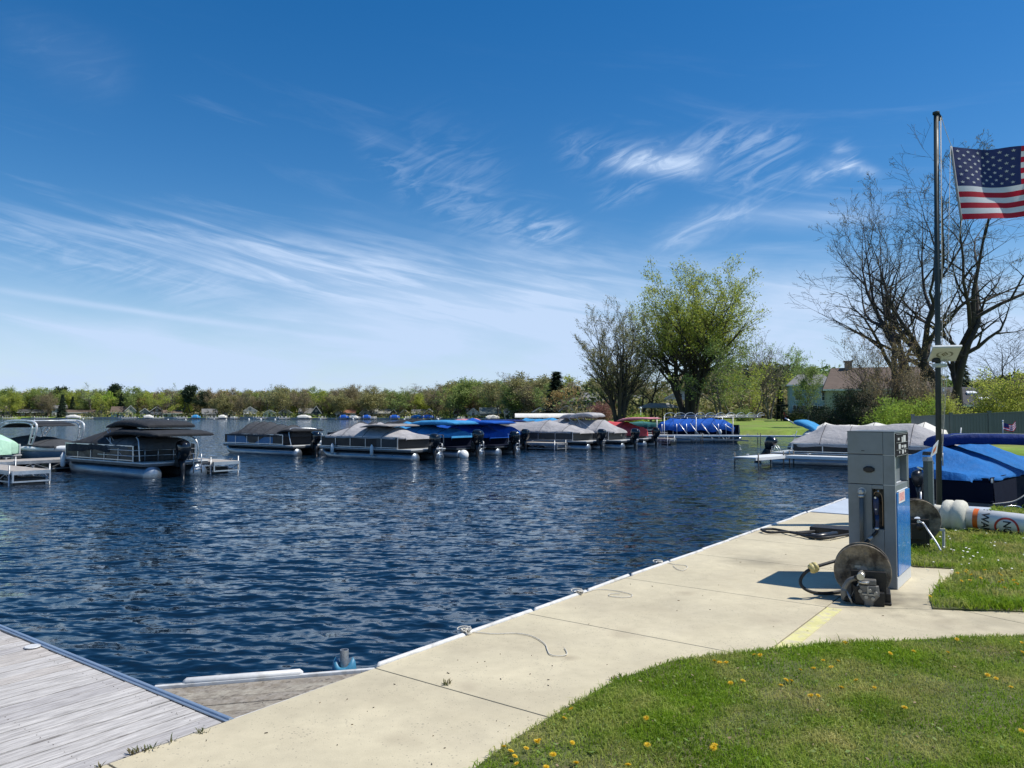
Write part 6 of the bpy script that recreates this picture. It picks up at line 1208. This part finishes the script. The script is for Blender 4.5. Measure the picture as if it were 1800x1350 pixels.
mb = MB(); mb.box((0, 0, .55), (1.3, .7, .35), taper=.85); mb.box((-.5, 0, .9), (.5, .5, .12)); mb.box((-.7, 0, 1.1), (.12, .5, .4)); mb.build('body', mat('red paint', (.4, .03, .03), .4), e, bevel=.04)
for sx, r_ in ((-.5, .32), (.6, .22)):
    for sy in (-.42, .42): MB().disc((sx, sy, r_), (0, 1, 0), r_, .2, 16).build('wheel', rubber, e)
MB().tube([(.15, 0, .7), (-.1, 0, 1.05)], .03, 6).build('steering_column', black_pl, e)
x, y = at(1126, 118); e = empty('lamp_post', (x, y, land_z(x, y))); tag(e, 'white lamp post on the shore right of the fan shaped tree', 'lamp post'); MB().tube([(0, 0, 0), (0, 0, 2.1)], [.07, .05], 8).build('pole', white_paint, e); mb = MB(); mb.sphere((0, 0, 2.3), .2); mb.build('globe', white_paint, e)
# ================================================================== FAR SHORE
def shoreY(px):
    k = (px - 900) / F; best = None; P_ = LAND[11:20]
    for a, b_ in zip(P_, P_[1:]):
        den = (b_[0] - a[0]) - k * (b_[1] - a[1])
        if abs(den) < 1e-9: continue
        t_ = (k * a[1] - a[0]) / den
        if 0 <= t_ <= 1: yy_ = a[1] + t_ * (b_[1] - a[1]); best = yy_ if best is None else max(best, yy_)
    return best or 400
HS = [ # px, width px, wall top y, ridge y, wall, roof, gable, storeys, label, extras
 (6, 24, 722, 712, 'cream', 'tan', 'side', 1, 'cream house at the far left edge of the far shore', {}),
 (58, 44, 729, 724, 'brown', 'dark', 'side', 1, 'long low dark boathouse left of the white two storey house on the far shore', {}),
 (103, 20, 717, 712, 'white', 'grey', 'side', 2, 'white two storey house left of the long brown roof on the far shore', {}),
 (148, 62, 728, 723, 'tan', 'brown', 'side', 1, 'very long low building with a brown roof on the far shore', dict(nw=7)),
 (208, 22, 724, 715, 'bluegrey', 'brown', 'side', 1, 'blue grey house with a brown roof right of the bright green tree', {}),
 (230, 17, 722, 713, 'cream', 'brown', 'front', 1, 'cream gabled house joined beside the blue grey one', {}),
 (255, 15, 724, 718, 'grey', 'dark', 'front', 1, 'small dark gabled cottage left of the brown chalet', {}),
 (276, 21, 723, 715, 'brown', 'brown', 'front', 2, 'brown chalet with a wide gable and balcony', dict(balcony=True)),
 (303, 30, 729, 724, 'white', 'brown', 'side', 1, 'low white cottage with a brown roof right of the chalet', {}),
 (369, 23, 727, 720, 'grey', 'grey', 'side', 2, 'grey cottage with a raised roof and white front on the far shore', dict(porch=1.5)),
 (404, 18, 730, 725, 'white', 'dark', 'front', 1, 'low dark roofed cottage left of the white balcony house', {}),
 (440, 22, 722, 715, 'white', 'grey', 'front', 2, 'white two storey house with a full width balcony on the far shore', dict(balcony=True)),
 (474, 21, 729, 724, 'white', 'dark', 'front', 1, 'small white gabled cottage right of the balcony house', {}),
 (502, 22, 729, 722, 'cream', 'light', 'front', 1, 'cream gabled cottage with a pale roof on the far shore', {}),
 (537, 22, 728, 720, 'white', 'grey', 'side', 1, 'white cottage with a grey roof left of the navy house', {}),
 (556, 17, 729, 717, 'navy', 'dark', 'front', 1, 'navy steep gabled house on the far shore', {}),
 (596, 12, 730, 725, 'white', 'light', 'front', 1, 'small white shed left of the orange roofed cottage', dict(nw=1)),
 (613, 20, 728, 723, 'tan', 'orange', 'side', 1, 'cottage with an orange roof behind blue covered boats', {}),
 (642, 17, 726, 718, 'cream', 'tan', 'front', 1, 'yellowish gabled cottage right of the orange roof', {}),
 (668, 34, 729, 722, 'cream', 'light', 'side', 1, 'long cream cottage with a pale roof on the far shore', dict(nw=5)),
 (692, 12, 727, 721, 'brown', 'dark', 'front', 1, 'dark brown shed behind the blue boat cover', dict(nw=1)),
 (711, 14, 728, 722, 'tan', 'tan', 'front', 1, 'small tan gabled cottage on the far shore', {}),
 (736, 22, 726, 720, 'tan', 'grey', 'side', 1, 'tan house with a grey roof left of the orange gable', {}),
 (754, 16, 726, 719, 'orange', 'light', 'front', 1, 'orange walled gabled cottage on the far shore', {}),
 (809, 24, 729, 709, 'brown', 'brown', 'front', 1, 'dark A frame house with a very steep roof', {}),
 (829, 22, 717, 709, 'brown', 'orange', 'side', 2, 'house with an orange roof behind the A frame', {}),
 (832, 20, 729, 721, 'white', 'grey', 'front', 1, 'small white gabled garage in front of the orange roof', {}),
 (862, 34, 726, 717, 'grey', 'greygreen', 'side', 1, 'grey house with a grey green roof left of the white gabled house', dict(nw=5)),
 (903, 33, 721, 712, 'white', 'grey', 'front', 2, 'white house with double gables behind the long white canopy', dict(nw=4)),
 (950, 24, 724, 717, 'grey', 'light', 'front', 1, 'pale roofed cottage between the white gabled house and the conifer', {}),
 (996, 26, 723, 713, 'tan', 'tan', 'front', 1, 'low tan gabled house left of the shingled house', {}),
]
for i, (px, wp_, ye, yr, wl, rf, gb_, st_, lab, ex) in enumerate(HS):
    Y = shoreY(px) + 10 + (6 if 'behind' in lab and 'blue' not in lab else 0); x, y = at(px, Y); gz = land_z(x, y); w = wp_ / F * Y; hw = A(px, ye, Y).z - gz; hr = A(px, yr, Y).z - gz - hw
    ex = dict(ex); nw = ex.pop('nw', 3); house(lab, px, Y, w, max(6, w * .8), max(2.0, hw), max(1.0, hr), wl, rf, gb_, rnd.uniform(-.12, .12), st_, nw, group=None, **ex)
Y = 215; x, y = at(1042, Y); gz = land_z(x, y)
house('large shingled two storey house with a white chimney behind the fan shaped tree', 1042, Y, 12.5, 9, A(1042, 705, Y).z - gz, 2.3, 'shingle', 'grey', 'side', 0, 2, 7, hip=2.6, chim=(-4.6, 1.5, 'white'))
house('blue grey house wing with white windows right of the shingled house', 1100, 205, 8.5, 8, 4.6, 1.6, 'bluegrey', 'grey', 'side', 0, 2, 6)
house('white house glimpsed through the trunks of the tall maple', 1196, 190, 7, 8, 5, 2, 'white', 'grey', 'front', 0, 2, 3)
# covered boats on lifts along the far shore
for i, (px, w_, m_, lab) in enumerate(((605, 15, 'royal', 'blue covered boat before the orange roofed cottage, leftmost on the far shore'), (645, 14, 'royal', 'blue covered boat below the yellowish gabled cottage'), (694, 17, 'royal', 'blue covered boat right of the long cream cottage'), (734, 22, 'blue', 'dark blue covered boat before the tan house'), (753, 22, 'royal', 'bright blue covered boat before the orange gable'),
                                      (535, 24, 'white', 'white covered boat before the navy house'), (622, 15, 'white', 'white covered boat between two blue ones on the far shore'), (262, 16, 'white', 'white covered boat before the brown chalet'), (345, 14, 'lightblue', 'pale blue covered boat by the grey cottage'), (130, 24, 'white', 'white covered boat before the long brown roof'), (866, 24, 'white', 'white covered boat below the grey green roof'), (392, 14, 'white', 'small white boat by the low dark roofed cottage'))):
    Y = shoreY(px) - 3.5; x, y = at(px, Y); w = w_ / F * Y; e = empty('covered_boat', (x - w / 2, y, WZ)); tag(e, lab, 'boat', 'covered boats along the far shore')
    canvas(e, 0, w, 1.3, 1.2, [(0, 1.4), (w * .25, 2.0), (w * .6, 2.1), (w, 1.3)], cv[m_], .7, 2.2, seed=i, nu=14, nv=10)
    mb = MB(); mb.loft([[Vector((x_, y_ * k_, z_)) for y_, z_ in ((-1.2, 1.1), (-.9, .4), (0, .1), (.9, .4), (1.2, 1.1))] for x_, k_ in ((.1, .9), (w * .6, 1), (w * .95, .3))], closed=False); mb.build('hull', hullm['white'], e)
    mb = MB(); [mb.tube([(x_, y_, -1), (x_, y_, 1.9)], .08, 5) for x_ in (w * .15, w * .85) for y_ in (-1.5, 1.5)]; mb.bar((w * .1, -1.5, .4), (w * .9, -1.5, .4), .15); mb.build('lift_frame', galv, e)
# small docks and poles reaching into the water there
for i, px in enumerate((30, 86, 165, 240, 288, 330, 386, 416, 470, 510, 575, 632, 660, 720, 780, 815)):
    Y = shoreY(px); x, y = at(px, Y); e = empty('small_dock', (x, y, WZ), R(-90) + rnd.uniform(-.2, .2)); near = min(HS, key=lambda h_: abs(h_[0] - px))[8]; near = near.replace(' on the far shore', '').replace(' of the far shore', '')
    tag(e, ' '.join(('small dock below the ' + near).split()[:16]), 'dock', 'small docks along the far shore')
    mb = MB(); mb.box((6, 0, .5), (12, 1.2, .15)); mb.build('deck', white_paint, e); mb = MB(); [mb.tube([(x_, s_ * .7, -1), (x_, s_ * .7, 1.3)], .08, 5) for x_ in (2, 6, 10, 12) for s_ in (-1, 1)]; mb.build('posts', galv, e)
# tree stock for the far shore
def stock(nm, seed, h, w, lm, bk, leaves=16, ls=.62, **k): return tree_mesh(nm, seed, h, w, stems=k.pop('stems', 1), lv=k.pop('lv', (9, 6, 4)), leaves=leaves, ls=ls, mats=(bk, lm), thr=.10, rmin=.03, r0=k.pop('r0', .38), lspread=k.pop('lspread', 1.0), **k)
ST = dict(
 green=[stock('g1', 61, 15, 14, L_gr, bark_g, ang=(45, 45, 45), clear=.2), stock('g2', 62, 15, 13, L_gr, bark_g, stems=2, ang=(40, 42, 45), clear=.15)],
 yellow=[stock('y1', 63, 15, 14, L_bg, bark_g, ang=(45, 45, 45), clear=.2, leaves=18), stock('y2', 64, 15, 13, L_yg, bark_g, stems=2, leaves=14)],
 yg=[stock('y3', 84, 15, 14, L_yg, bark_g, leaves=15), stock('y4', 85, 15, 13, L_yg, bark_g, stems=2, leaves=12)],
 olive=[stock('o1', 65, 15, 14, L_ol, bark_g, leaves=15), stock('o2', 66, 15, 12, L_ol, bark_g, stems=3, leaves=14)],
 brown=[stock('b1', 67, 15, 12, L_br, bark_b, stems=3, leaves=12, ls=.5, narrow=.5), stock('b2', 68, 15, 13, L_br, bark_b, stems=2, leaves=12, ls=.5, narrow=.5)],
 orange=[stock('r1', 69, 15, 15, L_or, bark_g, leaves=15)],
 bare=[stock('x1', 70, 15, 11, L_pg, bark_g, stems=2, leaves=2, ls=.35, lv=(9, 7, 5), clear=.3), stock('x2', 71, 15, 10, L_br, bark_g, stems=1, leaves=2, ls=.35, lv=(10, 7, 5), clear=.35)],
 pine=[stock('p1', 72, 15, 8, lf('dark pine needles', (.02, .04, .02), (.035, .055, .025), .1), bark_d, leaves=22, ls=.7, clear=.5, ang=(70, 50, 45), ratio=(.28, .5, .5))])
CONI = [conifer_mesh('c1', 81, 15, 6.5, (bark_d, L_dk), 1300, .9), conifer_mesh('c2', 82, 15, 5, (bark_d, L_dk), 1100, .8)]
TL = """5 683 green;20 690 olive;32 690 green;28 705 coni;52 685 green;66 684 olive;74 698 brown;82 702 brown;96 684 green;101 683 pine;110 694 coni;116 688 olive;128 697 coni;140 688 olive;150 700 green;158 690 green;168 677 bare;176 690 olive;190 690 yellow;206 679 pine;214 692 coni;225 683 green;240 684 green;254 693 orange;268 690 olive;281 690 brown;293 682 bare;305 697 coni;316 678 bare;326 690 yellow;335 681 pine;350 695 brown;357 691 pine;362 702 coni;372 688 brown;387 686 orange;404 685 brown;420 687 brown;430 686 bare;441 687 olive;454 695 brown;462 693 green;478 679 bare;491 680 olive;505 684 brown;518 688 olive;532 688 brown;549 682 green;566 688 olive;578 690 green;590 688 brown;600 678 brown;614 680 brown;627 684 olive;637 680 brown;652 686 olive;663 681 bare;680 690 green;694 692 olive;706 692 green;718 690 brown;730 676 bare;745 694 yellow;758 690 olive;768 681 brown;782 683 brown;792 680 olive;800 673 bare;813 684 olive;826 674 olive;838 682 brown;848 674 bare;862 680 green;877 672 olive;886 664 bare;900 655 bare;914 672 brown;926 662 olive;938 676 brown;951 663 olive;962 676 green;978 654 coni;990 680 orange"""
KN = dict(yg='yellow green budding tree', green='mid green rounded tree', yellow='bright yellow green tree', olive='olive green budding tree', brown='brown twiggy tree', orange='orange brown budding tree', bare='pale nearly bare tree', pine='dark green pine', coni='dark pointed conifer')
used = {}
def far_tree(px, top, kind, back=0, i=0, Yf=None):
    if kind == 'olive' and (px < 345 or i % 3 == 0): kind = 'yg'
    Y = Yf or shoreY(px) + (6 if kind == 'coni' and px > 900 else 5 if i % 9 == 1 and kind not in ('bare', 'pine') else 18 + (i * 7) % 14 if not back else 48 + (i * 11) % 30); x, y = at(px, Y); gz = land_z(x, y); h = A(px, top, Y).z - gz
    st_ = CONI if kind == 'coni' else ST[kind]; m_ = st_[(i * 3 + int(px)) % len(st_)]; near = min(HS, key=lambda h_: abs(h_[0] - px)); rel = 'behind' if abs(near[0] - px) < 9 else ('just left of' if px < near[0] else 'just right of')
    hd = near[8].split(' left of')[0].split(' right of')[0].split(' behind')[0].split(' before')[0].split(' between')[0].split(' in front')[0].split(' joined')[0].split(' below')[0].split(' with ')[0].replace(' on the far shore', '').replace(' at the far left edge of the far shore', '')
    lab = '%s%s %s the %s' % ('distant ' if back else '', KN[kind], rel, hd); used[lab] = used.get(lab, 0) + 1
    if used[lab] > 1: lab += ', ' + ['', '', 'second', 'third', 'fourth', 'fifth', 'sixth', 'seventh', 'eighth', 'ninth'][min(9, used[lab])] + ' from the left'
    sxy = (2.2 if kind == 'coni' and px > 900 else 1) * h / 15 * (1.12 if kind not in ('coni', 'pine') else 1.05) * rnd.uniform(.92, 1.15)
    place(m_, ' '.join(lab.split()[:16]), x, y, rnd.uniform(0, 6.28), sxy, 'trees along the far shore', name='conifer' if kind == 'coni' else 'tree', sz=h / 15)
for i, t_ in enumerate(TL.split(';')):
    a, b_, k_ = t_.split(); far_tree(float(a), float(b_), k_, 0, i)
bk = ['olive', 'brown', 'green', 'olive', 'brown', 'green', 'orange', 'olive']
i = 0; px = -30
while px < 995:
    far_tree(px, rnd.uniform(686, 694) if px < 780 else rnd.uniform(668, 680) if px < 1020 else rnd.uniform(650, 672), bk[(i * 5 + int(px / 37)) % 8], 1, i); px += rnd.uniform(9, 14); i += 1
for i, (px, tp_, k_, Y_) in enumerate(((1002, 664, 'olive', 262), (1016, 672, 'brown', 250), (1034, 668, 'olive', 258), (1056, 664, 'green', 262), (1078, 668, 'brown', 250), (1100, 662, 'olive', 255), (1120, 668, 'brown', 245), (988, 700, 'bare', 190))): far_tree(px, tp_, k_, 1, i, Y_)
# lower growth between the houses and the distant wood closing the horizon
def woodmass(name, label, pts, n, hmin, hmax, ls, leafs, seed):
    rg = np.random.default_rng(seed); P_ = np.array(pts, float); seg = np.linalg.norm(P_[1:] - P_[:-1], axis=1); k = rg.choice(len(seg), n, p=seg / seg.sum()); f = rg.random(n)[:, None]; c_ = P_[k] * (1 - f) + P_[k + 1] * f; c_ += rg.normal(0, 8, (n, 2))
    hh = hmin + (hmax - hmin) * (.5 + .5 * np.sin(c_[:, 0] * .09 + 1.5 * np.sin(c_[:, 0] * .031))) * (.6 + .4 * rg.random(n)); z = land_h(c_[:, 0], c_[:, 1]) + hh * rg.random(n) ** .7
    ctr = np.stack([c_[:, 0], c_[:, 1], z], 1); e1_ = rg.normal(0, 1, (n, 3)); e1_ /= np.linalg.norm(e1_, axis=1)[:, None]; e2_ = np.cross(e1_, rg.normal(0, 1, (n, 3))); e2_ /= np.linalg.norm(e2_, axis=1)[:, None]; s_ = (ls * rg.uniform(.5, 1.2, n))[:, None]
    co = np.stack([ctr - e1_ * s_, ctr + e2_ * s_ * .6, ctr + e1_ * s_, ctr - e2_ * s_ * .6], 1).reshape(-1, 3); me = npmesh(name, co, np.arange(n * 4).reshape(n, 4), leafs); mi = ((c_[:, 0] * .05 + rg.random(n) * 1.2 + 50).astype(int) % len(leafs)).astype('i'); me.polygons.foreach_set('material_index', mi)
    o = link(me, name); o['kind'] = 'stuff'; o['label'] = label
woodmass('distant_wood', 'distant mixed spring wood closing the horizon behind the far shore', [(-620, 470), (-300, 455), (-130, 430), (-40, 410), (60, 360), (110, 300)], 60000, 7, 14, .9, [L_ol, L_br, L_gr, L_ol], 3)
woodmass('undergrowth', 'bushes and hedges between the far shore houses', [(-420, 402), (-300, 398), (-130, 378), (-40, 354), (0, 306), (20, 240), (22, 170)], 26000, 1.0, 3.6, .5, [L_ol, L_gr, L_sh, L_br], 4)
woodmass('hillside_wood', 'dark wooded hillside behind the houses on the right', [(60, 250), (110, 240), (200, 220), (260, 200)], 60000, 10, 17, .9, [L_ol, L_br, L_sh, L_gr], 5)
woodmass('backdrop_trees', 'mixed thicket behind the lawn and tall maple', [(28, 178), (48, 176), (66, 170), (84, 160)], 36000, 4, 9, .5, [L_ol, L_br, L_gr, L_sh], 6)
